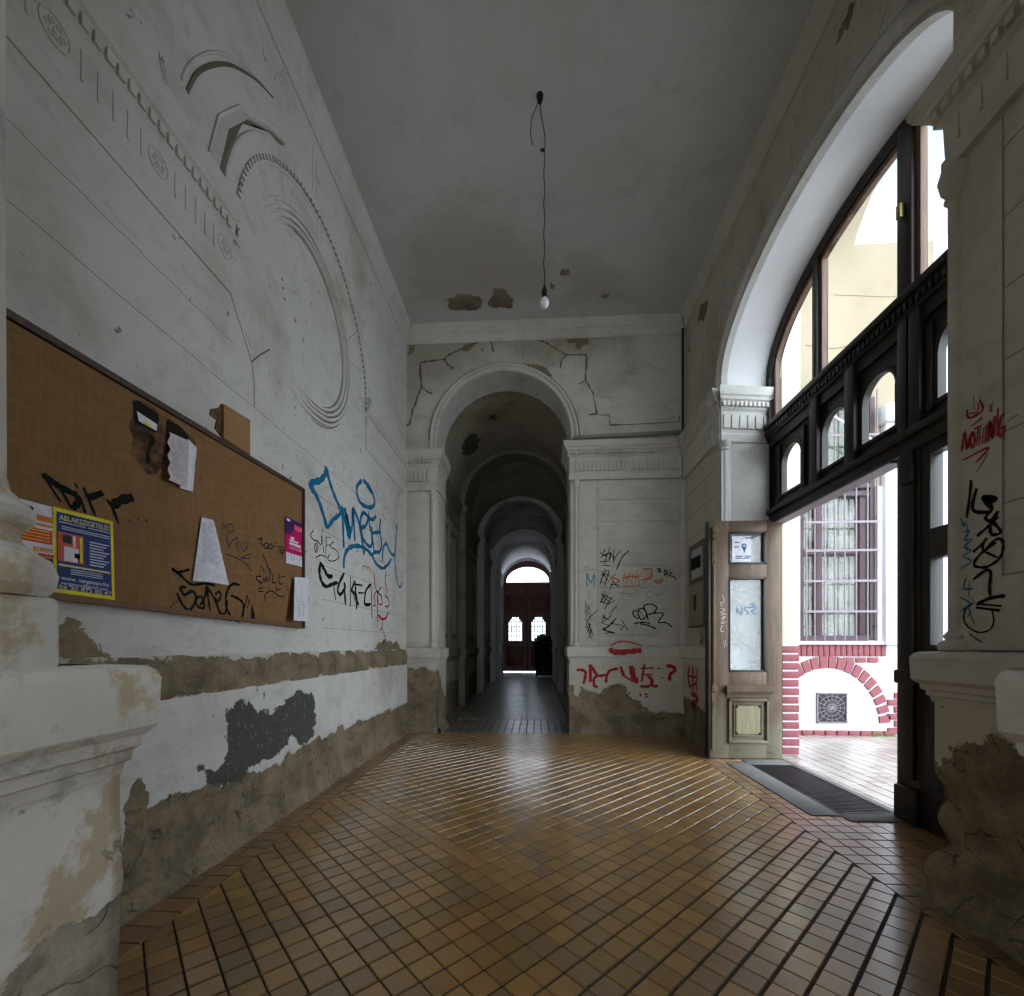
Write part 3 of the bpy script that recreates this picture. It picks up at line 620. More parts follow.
# right part: plinth, ledge, pilaster strip, banded courses
RX0 = ACX+AR
RD = Plane('y', 5.03, -1)
rb = [RD.px(565+x/7.314, 635+y/7.314) for x, y in [(60,370),(85,450),(100,430),(115,370),(150,395),(200,400),(255,420),(290,400),(330,375),(375,365),(410,375),(440,410),(480,455),(540,490),(600,525),(640,550),(740,562),(850,570),(905,590),(960,610),(1030,650),(1030,820),(20,820),(20,370)]]
def rdo(U, V, B): return .03*np.clip(1-V/.10, 0, 1)**2-.012*np.clip(B/.02, 0, 1)+.008*np.sin(U*9+V*14)*np.clip(B/.06, 0, 1)
sheet('right_plinth', RD, RX0-.02, 1.66, -.01, .80, M['peel_warm'], wb, .02, bare=[rb], off=rdo)
m = MB(); m.add([(RX0-.02-.04*max(0, 1-z/.14)**2, y, z) for y in (5.03, 5.46) for z in (0, .04, .08, .14, .80)], [(i, i+1, 6+i, 5+i) for i in range(4)], True); m.build('right_plinth_return', M['peel_warm'], wb, bare=lambda c: .42-c.z)
m = MB(); LE = ledge(.982, .7); m.rail(LE, (RX0+.0, 5.03), (1.60, 5.03), (0, -1), 1, 0); m.rail(LE, (RX0+.0, 5.03), (RX0+.0, 5.46), (-1, 0), 1, 0); m.build('trim_7', M['plaster_warm'], **ST)
m = MB(); m.box(RX0-.006, RX0+.03, 5.045, 5.5, .985, 2.86, .004); m.box(RX0+.085, RX0+.10, 5.048, 5.3, 1.03, 2.84, .003)
m.tube([(RX0+.055, 5.05, 1.04), (RX0+.055, 5.05, 2.80)], .024, 14); m.lathe((RX0+.055, 5.045, 0), [(.024, 2.76), (.034, 2.775), (.028, 2.79), (.04, 2.81), (.044, 2.85)], 16); m.lathe((RX0+.055, 5.045, 0), [(.044, .98), (.044, 1.0), (.034, 1.015), (.036, 1.03), (.026, 1.045)], 16)
m.box(RX0+.10, .672, 5.050, 5.2, .985, 2.85, .003)
zs = [1.10, 1.40, 1.645, 1.89, 2.14, 2.385, 2.63, 2.852]
for a, b in zip(zs[:-1], zs[1:]): m.box(.686, 1.585, 5.050, 5.2, a+.004, b-.004, .005)
m.box(.686, 1.585, 5.050, 5.2, .985, 1.092, .004); m.box(1.592, 1.65, 5.054, 5.2, .985, 2.85, .003)
m.build('banded_courses', M['plaster_warm'], wb)
m = MB(); E2 = entab(2.855, .42, .85)
m.rail(E2, (RX0, 5.045), (1.62, 5.045), (0, -1), 1, -1); m.rail(E2, (RX0, 5.045), (RX0, 5.46), (-1, 0), 1, 0)
dent_run(m, (RX0, 5.045), (1.56, 5.045), (0, -1), 3.128, 3.166, .03, .068, .042, .024); dent_run(m, (RX0+.04, 5.045), (1.58, 5.045), (0, -1), 2.95, 3.06, .01, .034, .046, .026)
for u in (.92, 1.34): medallion(m, Plane('y', 5.03, -1), u, 3.005, .048, .012)
m.build('trim_8', M['plaster_warm'], **ST)
# raised panel above the entablature
j = MB(); 
for q in ([(310,0),(310,35),(740,12),(745,-30)],): joint(j, PB, PB.poly(6.225, 560, 420, q), .010, .0015)
j.build('panel_outline', M['joint'], wb)
# conduit
cp = empty('conduit_pipe', (1.60, 5.0, 3.3), label='grey-green conduit pipe running above the cornice and up the far corner', category='pipe')
MB().tube([(.40, 5.0, 3.315), (1.0, 4.995, 3.33), (1.585, 4.99, 3.345)], .020, 10).build('pipe_run', M['pipe'], cp)
MB().tube([(1.612, 5.02, 3.30), (1.614, 5.02, 3.9), (1.612, 5.02, 4.50)], .013, 8).build('pipe_riser', M['iron'], cp)

# ------------------------------------------------------------------ right wall
YC, ZS = 2.95, 3.38
rbare = [PR.poly(4.655, 740, 0, p) for p in ([(520,0),(550,0),(540,40),(500,130),(430,270),(418,265),(430,215),(470,130),(490,60)], [(228,595),(232,610),(215,660),(200,672),(210,650)], [(225,475),(230,480),(215,525),(202,532)])]
rbare += [PR.poly(4.15, 640, 180, p) for p in ([(245,560),(255,520),(290,490),(280,540),(265,585),(240,590)], [(200,690),(212,690),(208,720),(202,720)])]
wr = arch_wall('wall_right', PR, -.1, 5.15, 0, 4.70, YC, 1.13, .53, ZS, M['peel_warm'], bare=rbare, **ST)
wr['label'] = 'right wall'
XD = 2.12
m = MB(); n = 48
def cur(a, b, c, z0, zb=0): return [(c+a, zb)]+[(c+a*math.cos(math.pi*i/n), z0+b*math.sin(math.pi*i/n)) for i in range(n+1)]+[(c-a, zb)]
A0 = cur(1.13, .53, YC, ZS); A1 = cur(1.21, .62, YC, ZS)
m.add([(XR, y, z) for y, z in A0]+[(XD, y, z) for y, z in A1]+[(2.165, y, z) for y, z in A1], [(i+k*len(A0), i+1+k*len(A0), len(A0)*(k+1)+i+1, len(A0)*(k+1)+i) for i in range(len(A0)-1) for k in (0, 1)], True)
m.build('door_reveal', plaster('smooth_white_soffit', white=(.66, .65, .66), amount=.15), wr)
m = MB(); pr = [(.142, -.005), (.138, .014), (.124, .016), (.120, .002), (.100, .002), (.094, .020), (.078, .034), (.056, .037), (.036, .028), (.026, .008), (.024, -.012), (.012, -.014), (.010, .004), (-.002, .004), (-.004, -.05)]
m.arcband(PR, (YC, ZS), (1.13, .53), 0, math.pi, pr, 72, True)
m.add([(XR-o, YC+1.13+d, z) for z in (3.27, ZS) for d, o in pr], [(i, i+1, len(pr)+i+1, len(pr)+i) for i in range(len(pr)-1)], True)
m.build('door_archivolt', M['plaster'], wr)
j = MB()
for t in (.35, .55, .78, 1.02, 1.28, 1.55, 1.85, 2.15, 2.5):
    c_, s_ = math.cos(t), math.sin(t); joint(j, PR, [(YC+(1.13+.14)*c_, ZS+(.53+.14)*s_), (YC+(1.13+.38)*c_, ZS+(.53+.34)*s_)], .004)
for z in (1.40, 1.645, 1.89, 2.14, 2.385, 2.63): joint(j, PR, [(4.2, z), (5.05, z)], .005)
joint(j, PR, [(4.33, .86), (4.34, .80), (4.28, .72), (4.25, .55)], .006)
j.build('incised_joint', M['joint'], wr)
# far pier: plinth, ledge, colonnette, impost
FR = Plane('x', 1.615, -1)
fb = [(4.0, .52), (4.25, .30), (4.45, .36), (4.7, .42), (5.2, .44), (5.2, -.1), (4.0, -.1)]
sheet('far_plinth', FR, 4.085, 5.1, -.01, .80, M['peel_warm'], wr, .02, bare=[fb], off=lambda U, V, B: .045*np.clip(1-V/.22, 0, 1)**2-.012*np.clip(B/.02, 0, 1)+.008*np.sin(U*9+V*17)*np.clip(B/.06, 0, 1))
m = MB(); LE = ledge(.982); m.rail(LE, (1.62, 5.05), (1.62, 4.12), (-1, 0), -1, 0); m.build('trim_9', M['plaster_warm'], **ST)
m = MB(); E3 = entab(2.835, .45, .85); m.rail(E3, (1.635, 5.05), (1.635, 4.20), (-1, 0), -1, 0)
dent_run(m, (1.635, 4.98), (1.635, 4.22), (-1, 0), 3.118, 3.155, .03, .056, .042, .026); dent_run(m, (1.635, 4.98), (1.635, 4.22), (-1, 0), 2.945, 3.06, .01, .026, .05, .034)
m.build('trim_10', M['plaster_warm'], **ST)
m = MB(); E4 = entab(2.82, .47, .95); m.rail(E4, (1.66, 4.10), (2.13, 4.165), (0, -1), .6, 0); m.rail(E4, (1.655, 4.22), (1.655, 4.10), (-1, 0), 0, .6)
dent_run(m, (1.64, 4.095), (2.10, 4.155), (0, -1), 3.125, 3.165, .035, .064, .040, .024); dent_run(m, (1.66, 4.098), (2.12, 4.16), (0, -1), 2.94, 3.06, .012, .030, .075, .058)
m.build('trim_11', M['plaster'], **ST)
m = MB(); m.tube([(1.685, 4.105, .99), (1.685, 4.105, 2.80)], .030, 16); m.lathe((1.685, 4.105, 0), [(.03, 2.74), (.042, 2.755), (.034, 2.77), (.05, 2.795), (.052, 2.83)], 16); m.box(1.735, 2.10, 4.095, 4.3, .99, 2.80, .004)
m.build('door_colonnette', M['plaster'], wr)
# near pier
PP = Plane('x', 1.60, -1)
m = MB(); m.box(1.60, 1.9, -.1, 1.79, .98, 2.84, .004); m.tube([(1.612, 1.800, 1.05), (1.612, 1.800, 2.74)], .028, 16); m.box(1.625, 1.9, 1.7, 1.82, .98, 2.84, .004)
m.lathe((1.612, 1.800, 0), [(.028, 2.70), (.04, 2.715), (.034, 2.735), (.05, 2.76), (.058, 2.80), (.05, 2.83)], 18); m.lathe((1.612, 1.800, 0), [(.055, .98), (.058, .995), (.052, 1.01), (.036, 1.02), (.042, 1.035), (.028, 1.055)], 18)
m.build('near_pier_shaft', M['plaster_warm'], wr)
j = MB(); joint(j, PP, [(1.62, 1.235), (1.62, 2.82)], .006, .002)
for z in (1.235, 1.48, 1.725, 1.97, 2.215, 2.46, 2.70): joint(j, PP, [(.4, z), (1.62, z+.006)], .005, .002)
j.build('panel_joint', M['hair'], wr)
m = MB(); m.box(1.62, 1.9, -.1, 1.83, 3.1, 4.7, .004); m.box(1.60, 1.9, -.1, 1.74, 3.1, 4.7, .004)
m.build('near_pier_upper', M['plaster_warm'], wr)
m = MB(); E5 = entab(2.825, .325, .95); m.rail(E5, (1.60, 1.80), (1.60, -.1), (-1, 0), 1, 0); m.rail(E5, (1.60, 1.80), (1.9, 1.80), (0, 1), 1, 0)
dent_run(m, (1.60, 1.84), (1.60, .2), (-1, 0), 3.035, 3.068, .03, .062, .046, .026); dent_run(m, (1.60, 1.80), (1.60, .2), (-1, 0), 2.905, 2.995, .01, .027, .085, .006)
m.build('trim_12', M['plaster_warm'], **ST)
PQ = Plane('x', 1.57, -1)
nb = [PQ.px(900+x/5.53, 620+y/5.53) for x, y in [(180,760),(215,790),(225,735),(270,720),(330,675),(380,672),(430,685),(455,712),(500,672),(560,668),(600,690),(640,730)]]
nb = nb+[(-.4, .68), (-.4, -.3), (2.4, -.3), (2.4, .62)]
def npo(U, V, B):
    k = np.clip(B/.03, 0, 1)
    return .075*np.clip(1-V/.26, 0, 1)**1.5-.014*k+.022*k*np.sin(U*8+V*13)*np.sin(V*21+U*5)+.010*k*np.sin(U*27-V*31)
sheet('near_pier_plinth', PQ, -.1, 2.15, -.02, .80, M['pier_peel'], wr, .02, bare=[nb], off=npo, wrap=1.86)
m = MB(); LE = ledge(.972, 1.0); m.rail(LE, (1.575, 1.855), (1.575, -.1), (-1, 0), .6, 0); m.rail(LE, (1.575, 1.855), (1.9, 1.855), (0, 1), .6, 0); m.build('trim_13', M['plaster_warm'], **ST)

# ------------------------------------------------------------------ portal the camera looks out of
def pier_mask(pl, sc, ox, oy, pts): return [pl.px(ox+x/sc, oy+y/sc) for x, y in pts]
PLX = Plane('x', -.76, 1)
pm = [pier_mask(PLX, 4.61, 0, 780, p) for p in ([(525,205),(545,180),(560,260),(550,300),(560,420),(545,450),(520,430),(525,350),(540,290)], [(0,1000),(60,900),(150,830),(240,740),(300,690),(370,680),(440,640),(480,560),(540,520),(600,480),(600,1300),(0,1300)])]
wn = sheet('wall_near_left', PLX, -3.4, 1.35, -.02, .80, M['pier_left'], step=.025, bare=pm+[[(.72, .45), (1.4, .45), (1.4, -.2), (.66, -.2)]], off=lambda U, V, B: .03*np.clip(1-V/.35, 0, 1)**2-.006*np.clip(B/.01, 0, 1)+.003*np.sin(U*9+V*14), wrap=.78, **ST)
m = MB(); m.box(-1.6, -.82, -3.4, .60, .96, 4.7); m.box(-1.6, -.758, -3.4, .60, 3.3, 4.7)
m.build('near_left_return', M['pier'], wn)
m = MB(); LE = ledge(.962, .85)
LEk = [(o*1.0, z) for o, z in LE]; m.rail(LEk, (-.758, .762), (-.758, -3.4), (1, 0), .6, 0); m.rail(LEk, (-.758, .762), (-1.6, .762), (0, 1), .6, 0)
m.add([(-.72, .80, .9625), (-.72, -3.4, .9625), (-1.6, -3.4, .9625), (-1.6, .80, .9625)], [(0, 1, 2, 3)]); m.build('trim_14', M['pier'], **ST)
m = MB(); m.box(-.98, -.755, .44, .668, .96, 1.075, .010)
cc = (-.875, .575)
m.lathe((cc[0], cc[1], 0), [(.0, 1.07), (.130, 1.075), (.143, 1.09), (.146, 1.11), (.138, 1.132), (.124, 1.14), (.122, 1.146), (.110, 1.152), (.104, 1.165), (.104, 1.178), (.112, 1.184), (.120, 1.192), (.121, 1.204), (.114, 1.216), (.103, 1.222), (.102, 1.228), (.094, 1.236), (.089, 1.26), (.088, 1.6), (.088, 3.2)], 40)
m.build('near_colonnette', M['pier'], wn, label='round plaster colonnette base on the left ledge')
wq = MB(); wq.box(.83, 1.8, -3.4, .78, -.02, .80, .01); wq.box(.88, 1.8, -3.4, .62, .9, 4.7, .01)
wq = wq.build('wall_near_right', M['pier_peel'], bare=lambda c: .3-c.z*.5, **ST)
m = MB(); LE = ledge(.962, .8); m.rail(LE, (.835, .775), (.835, -3.4), (-1, 0), .6, 0, True); m.rail(LE, (.835, .775), (1.7, .775), (0, 1), .6, 0, True)
m.add([(.79, .80, .9625), (.79, -3.4, .9625), (1.7, -3.4, .9625), (1.7, .80, .9625)], [(0, 1, 2, 3)]); m.build('trim_15', M['corr'], **ST)
# near passage: portal arch, ceiling, end wall with an unseen opening added to let in extra light
m = MB(); n = 24; r = .82; cx = .03
pts = [(-1.7, 3.3)]+[(cx-r*math.cos(math.pi*i/n), 3.3+r*math.sin(math.pi*i/n)) for i in range(n+1)]+[(1.8, 3.3)]
m.add([(x, .6, z) for x, z in pts]+[(x, .6, 4.7) for x, z in pts], [(i, i+1, len(pts)+i+1, len(pts)+i) for i in range(len(pts)-1)])
m.add([(x, .6, z) for x, z in pts]+[(x, -3.4, z) for x, z in pts], [(i, i+1, len(pts)+i+1, len(pts)+i) for i in range(len(pts)-1)], True)
m.build('wall_front', M['plaster'], **ST)
m = MB(); m.box(-.82, -.62, -3.4, -3.3, 0, 4.2); m.box(.70, .88, -3.4, -3.3, 0, 4.2); m.box(-.62, .70, -3.4, -3.3, 3.4, 4.2); m.box(-.62, .70, -3.4, -3.3, 0, .12); m.build('wall_passage_end', M['plaster'], **ST)
m = MB(); m.box(-.62, .70, -3.36, -3.32, 2.5, 2.6)
for x in (-.62, .01, .64): m.box(x, x+.06, -3.36, -3.32, .12, 3.4)
m.build('added_light_door', M['darkwood'], **ST)  # unseen frame of the opening added behind the camera for light

# ------------------------------------------------------------------ door screen in the right arch
PS = Plane('x', XD, -1)
d1 = MB()
# outer arched frame
d1.arcband(PS, (YC, ZS), (1.21, .62), 0, math.pi, [(-.07, -.04), (-.07, .035), (-.03, .05), (.01, .05), (.01, -.04)], 60)
for y in (YC+1.14, YC-1.21): d1.box(XD-.05, XD+.05, y, y+.075, 0 if y < YC else 2.0, ZS)
d1.box(XD-.05, XD+.05, 4.09, 4.165, 0, 2.1)
# transom beams
d1.box(XD-.06, XD+.06, 1.88, 4.18, 2.84, 2.93, .006); d1.box(XD-.085, XD+.07, 1.88, 4.18, 2.925, 2.975, .012); d1.box(XD-.04, XD+.04, 1.88, 4.18, 2.76, 2.85)
d1.box(XD-.05, XD+.05, 1.88, 4.18, 2.08, 2.16, .006); d1.box(XD-.075, XD+.05, 1.88, 4.18, 2.155, 2.20, .012)
dent_run(d1, (XD, 1.9), (XD, 4.14), (-1, 0), 2.865, 2.905, .058, .074, .040, .022)
# band with arched lights
LIT = [(2.175, 2.450), (2.719, 2.992), (3.114, 3.396), (3.654, 3.932)]
zb0, zb1, zsp, zt = 2.20, 2.77, 2.53, 2.665
def band(m, pl, u0, u1, lights, o0, o1):
    edges = [u0]+[e for l in lights for e in l]+[u1]
    for k in range(0, len(edges), 2): m.prism(pl, [(edges[k], zb0), (edges[k+1], zb0), (edges[k+1], zb1), (edges[k], zb1)], o0, o1)
    for a, b in lights:
        m.prism(pl, [(a, zb0), (b, zb0), (b, 2.285), (a, 2.285)], o0, o1); r_ = (b-a)/2; cc_ = (a+b)/2; n_ = 16
        P = [(cc_-r_*math.cos(math.pi*i/n_), zsp+(zt-zsp)*math.sin(math.pi*i/n_)) for i in range(n_+1)]
        for i in range(n_):
            m.prism(pl, [P[i], P[i+1], (P[i+1][0], zb1), (P[i][0], zb1)], o0, o1)
band(d1, PS, 1.88, 4.18, LIT, -.012, .018)
for a, b in LIT:   # raised rim of each light
    r_ = (b-a)/2; cc_ = (a+b)/2; d1.arcband(PS, (cc_, zsp), (r_, zt-zsp), 0, math.pi, [(-.006, -.014), (-.006, .028), (.010, .032), (.022, .026), (.026, .016)], 20, True)
    for y, s_ in ((a, -1), (b, 1)): d1.box(XD-.030, XD+.014, y-s_*.006, y+s_*.020, 2.289, zsp)
    d1.box(XD-.034, XD+.014, a-.022, b+.022, 2.262, 2.2885, .004)
    for y in (a-.06, b+.02): d1.box(XD-.04, XD, y, y+.04, 2.25, 2.72, .005)
for y in (3.46-.055, 2.58, 3.05-.03, 2.52):
    d1.box(XD-.062, XD+.02, y+.0, y+.09, 2.20, 2.84, .008)
# posts below the transom
d1.box(XD-.03, XD+.08, 2.55, 2.70, .0, 2.1, .008); d1.box(XD-.05, XD-.02, 2.575, 2.675, .25, 1.9, .008); d1.box(XD-.01, XD+.07, 2.70, 2.735, .0, 2.1, .004); d1.box(XD-.055, XD+.03, 2.55, 2.705, .0, .20, .01); d1.box(XD-.055, XD+.03, 2.548, 2.708, .78, .86, .012)
# near side fixed panel
d1.box(XD-.03, XD+.04, 2.49, 2.56, .0, 2.1, .005); d1.box(XD-.03, XD+.03, 1.88, 2.50, .0, 1.0, .005); d1.box(XD-.03, XD+.03, 1.88, 2.50, 1.46, 1.62, .005); d1.box(XD-.03, XD+.03, 1.88, 2.5, 2.02, 2.1); d1.box(XD-.04, XD+.03, 1.90, 2.0, .0, 2.1)
d1.box(XD-.055, XD, 2.05, 2.44, .2, .75, .015)
# console under the lintel next to the post
d1.box(XD-.06, XD, 2.575, 2.675, 1.90, 2.08, .02)
door1 = d1.build('door_1', M['darkwood'], **ST)
# fanlight sash bars
m = MB()
for y0, y1 in ((2.59, 2.69), (3.435, 3.485)): m.box(XD-.045, XD+.045, y0, y1, 2.97, ZS+.62*math.sqrt(max(0, 1-((y0-YC)/1.21)**2)), .004)
m.build('mullion', M['darkwood'], door1)
m = MB()
def sash(m, u0, u1, w=.030, o0=-.012, o1=.02):
    n_ = 14; zz = lambda u: ZS-.0+(.62-.075)*math.sqrt(max(0, 1-((u-YC)/1.14)**2))
    m.prism(PS, [(u0, 2.97), (u1, 2.97), (u1, 2.97+w), (u0, 2.97+w)], o0, o1)
    for a, s_ in ((u0, 1), (u1, -1)): m.prism(PS, [(a, 2.97), (a+s_*w, 2.97), (a+s_*w, zz(a+s_*w)), (a, zz(a))], o0, o1)
    for i in range(n_):
        a, b = u0+(u1-u0)*i/n_, u0+(u1-u0)*(i+1)/n_; m.prism(PS, [(a, zz(a)-w), (b, zz(b)-w), (b, zz(b)+.03), (a, zz(a)+.03)], o0, o1)
for a, b in ((2.0, 2.59), (2.69, 3.435), (3.485, 4.075)): sash(m, a, b)
m.build('sash', M['framewood'], door1, label='brown painted sash frame of the fanlight')
m = MB()
for a, b in ((2.03, 2.56), (2.72, 3.405), (3.515, 4.05)):
    n_ = 14; zz = lambda u: ZS+.545*math.sqrt(max(0, 1-((u-YC)/1.14)**2))
    for i in range(n_):
        u0, u1 = a+(b-a)*i/n_, a+(b-a)*(i+1)/n_; m.add([PS.p(u0, 2.99), PS.p(u1, 2.99), PS.p(u1, zz(u1)), PS.p(u0, zz(u0))], [(0, 1, 2, 3)])
m.build('fanlight_pane', M['glass'], door1)
m = MB()
for a, b in LIT: m.add([PS.p(a, 2.28), PS.p(b, 2.28), PS.p(b, 2.68), PS.p(a, 2.68)], [(0, 1, 2, 3)])
for z0, z1 in ((1.0, 1.46), (1.62, 2.02)): m.add([PS.p(2.0, z0), PS.p(2.49, z0), PS.p(2.49, z1), PS.p(2.0, z1)], [(0, 1, 2, 3)])
m.build('arched_pane', M['glass'], door1)
MB().box(XD-.075, XD-.05, 2.63, 2.66, 3.42, 3.50, .004).build('casement_stay', M['brass'], door1)
m = MB(); m.box(XD-.05, XD+.05, 2.735, 4.09, 2.068, 2.082); m.build('lintel_edge', M['bar'], door1)

# open door leaf, folded back against the far jamb (front face at Y=4.03)
LF = Plane('y', 4.02, -1)
leaf = empty('door_2', (2.16, 4.05, 0), **ST)
lx0, lx1 = 1.520, 2.146
def up(x, y): return LF.px(x, y)
g1 = (1.689, 2.012, 1.712, 1.998); g2 = (1.689, 2.012, .765, 1.590)
m = MB()
yb_, yf_ = 4.064, 4.02
m.box(lx0, g1[0], yf_, yb_, .004, 2.095, .004); m.box(g1[1], lx1, yf_, yb_, .004, 2.095, .004)
for z0, z1 in ((1.998, 2.095), (1.590, 1.712), (.60, .765), (.004, .60)): m.box(g1[0]-.001, g1[1]+.001, yf_+.001, yb_, z0, z1, .003)
m.build('leaf_frame', M['leafwood'], leaf)
m = MB()
for g in (g1, g2):
    for a, b, c_, d_ in ((g[0], g[0]+.012, g[2], g[3]), (g[1]-.03, g[1], g[2], g[3]), (g[0], g[1], g[2], g[2]+.014), (g[0], g[1], g[3]-.014, g[3])): m.box(a, b, yf_-.006, yb_, c_, d_, .003)
m.build('glazing_bead', M['darkwood'], leaf)
for g in (g1, g2): MB().box(g[0], g[1], 4.041, 4.045, g[2], g[3]).build('glass_pane', M['glass_dirty'], leaf)
m = MB(); prof = [(0, .535), (.012, .54), (.016, .565), (.028, .57), (.032, .585), (.046, .592), (.050, .635), (.040, .642), (0, .646)]
m.rail(prof, (1.672, 4.02), (2.035, 4.02), (0, -1), .4, .4); m.build('ledge_moulding', M['leafwood'], leaf)
m = MB()
for a, b, c_, d_ in ((1.68, 1.70, .155, .53), (2.00, 2.02, .155, .53), (1.68, 2.02, .14, .165), (1.68, 2.02, .505, .53)): m.box(a, b, 3.995, 4.025, c_, d_, .006)
for a, b, c_, d_ in ((1.725, 1.738, .20, .485), (1.958, 1.972, .20, .485), (1.725, 1.972, .195, .21), (1.725, 1.972, .475, .488)): m.box(a, b, 4.005, 4.025, c_, d_, .005)
m.build('panel_frame', M['leafwood'], leaf)
m = MB(); m.prism(LF, [(1.760, .218), (1.936, .218), (1.936, .234), (1.950, .234), (1.950, .452), (1.936, .452), (1.936, .466), (1.760, .466), (1.760, .452), (1.746, .452), (1.746, .234), (1.760, .234)], 0, .016); m.build('raised_panel', M['leafpanel'], leaf, label='pale worn raised panel')
m = MB()
for x in (1.752, 1.944):
    for z in (.226, .458): m.lathe((x, 4.02, z), [(0, -.022), (.008, -.022), (.011, -.014), (.011, 0)], 10, 'y')
m.build('corner_stud', M['iron'], leaf)
m = MB(); m.box(1.533, 1.566, 3.997, 4.025, .08, 1.99, .006); m.box(1.541, 1.558, 3.987, 4.005, .66, 1.70, .006)
m.box(1.526, 1.581, 3.985, 4.025, .58, .64, .012); m.prism(LF, [(1.534, .50), (1.551, .46), (1.566, .50), (1.574, .58), (1.526, .58)], 0, .03); m.box(1.529, 1.573, 3.987, 4.025, 1.72, 1.78, .008)
m.box(1.529, 1.573, 3.987, 4.025, 1.80, 1.84, .008); m.lathe((1.551, 4.005, 1.95), [(0, -.028), (.018, -.03), (.026, -.02), (.028, 0), (.026, .02)], 14, 'y'); m.lathe((1.554, 4.005, 2.01), [(0, -.028), (.02, -.03), (.032, -.02), (.034, 0), (.03, .02)], 14, 'y')
m.build('carved_strip', M['leafwood'], leaf, label='carved meeting strip with a scroll on top')
MB().box(1.500, 1.522, 3.995, 4.07, .004, 2.09, .004).build('leaf_edge', M['darkwood'], leaf)
NS = Plane('y', 4.041, -1)
strokes('marker_tag', NS, pxs(NS, 3.69, 690, 500, [[(170,395),(172,420)],[(170,395),(190,425),(190,392)],[(215,395),(200,398),(205,408),(215,415),(205,425)],[(212,398),(240,394),(238,405),(225,410),(245,425)],[(222,388),(235,382),(232,400)]], .006), M['bluepin'], leaf, .003, label='blue marker tag on the tall pane')
strokes('scratched_tag', LF, pxs(LF, 3.69, 690, 500, [[(118,350),(125,375),(112,380),(118,395)],[(110,400),(128,405),(112,415),(130,420),(112,425)],[(112,440),(128,430),(115,455),(130,450)],[(112,465),(126,462)],[(118,465),(112,482),(124,485)],[(122,520),(128,545)],[(130,515),(133,540)]], .006), M['white_mark'], leaf, .004, label='white scratched tag on the door stile')
# notice behind the small pane
no = empty('notice_sheet', (1.78, 4.035, 1.75), label='white notice with a blue map pin taped to the small top pane', category='notice')
NP = Plane('y', 4.036, -1)
a0, a1 = NP.px(732, 562), NP.px(751, 536)
MB().box(a0[0], a1[0], 4.0345, 4.0365, a0[1], a1[1]).build('sheet', M['paper'], no)
PW = Plane('y', 4.034, -1); cu_, cv_ = NP.px(744, 546)
m = MB(); n_ = 18
m.add([PW.p(cu_+.022*math.cos(t), cv_+.022*math.sin(t), .001) for t in [2*math.pi*i/n_ for i in range(n_)]], [tuple(range(n_))]); m.add([PW.p(cu_-.02, cv_-.010, .001), PW.p(cu_+.02, cv_-.010, .001), PW.p(cu_+.003, cv_-.062, .001)], [(0, 1, 2)])
m.build('map_pin', M['bluepin'], no); m = MB(); m.add([PW.p(cu_+.009*math.cos(t), cv_+.009*math.sin(t), .002) for t in [2*math.pi*i/n_ for i in range(n_)]], [tuple(range(n_))]); m.build('pin_dot', M['paper'], no)
m = MB()
for a, b, z in ((.11, .165, a1[1]-.022), (.03, .09, a0[1]+.045), (.11, .16, a0[1]+.045), (.03, .08, a0[1]+.028), (.09, .155, a0[1]+.028), (.02, .06, a1[1]-.06), (.02, .055, a1[1]-.10)): m.add([PW.p(a0[0]+a, z, .001), PW.p(a0[0]+b, z, .001), PW.p(a0[0]+b, z+.009, .001), PW.p(a0[0]+a, z+.009, .001)], [(0, 1, 2, 3)])
m.build('blue_print', M['navy'], no)

# ------------------------------------------------------------------ meter cabinet on the right wall
cab = empty('meter_cabinet', (1.62, 4.6, 1.2), label='shallow wooden meter box with a white plate beside the open door', category='cabinet')
CB = Plane('x', 1.62, -1)
MB().box(1.600, 1.647, 4.36, 4.80, 1.18, 2.03, .006).build('body', wood('cabinet_wood', (.10, .075, .045), (.17, .13, .08), .6), cab)
MB().box(1.592, 1.605, 4.38, 4.77, 1.20, 1.62, .004).build('cabinet_door', wood('grey_worn_wood', (.20, .17, .11), (.32, .27, .18), .6), cab)
p_ = MB().box(1.588, 1.602, 4.38, 4.68, 1.67, 1.96, .004).build('plate', M['paper_grey'], cab); MB().box(1.578, 1.59, 4.42, 4.66, 1.76, 1.88, .004).build('slot', M['black'], p_)
MB().box(1.578, 1.594, 4.55, 4.605, 1.35, 1.50, .006).build('lock', M['iron'], cab)
bp = MB().lathe((1.635, 4.55, 1.06), [(0, -.03), (.035, -.03), (.045, -.015), (.045, 0)], 18, 'x').build('bell_push', M['plaster_warm'], None, label='small round bell push below the meter box', category='bell')

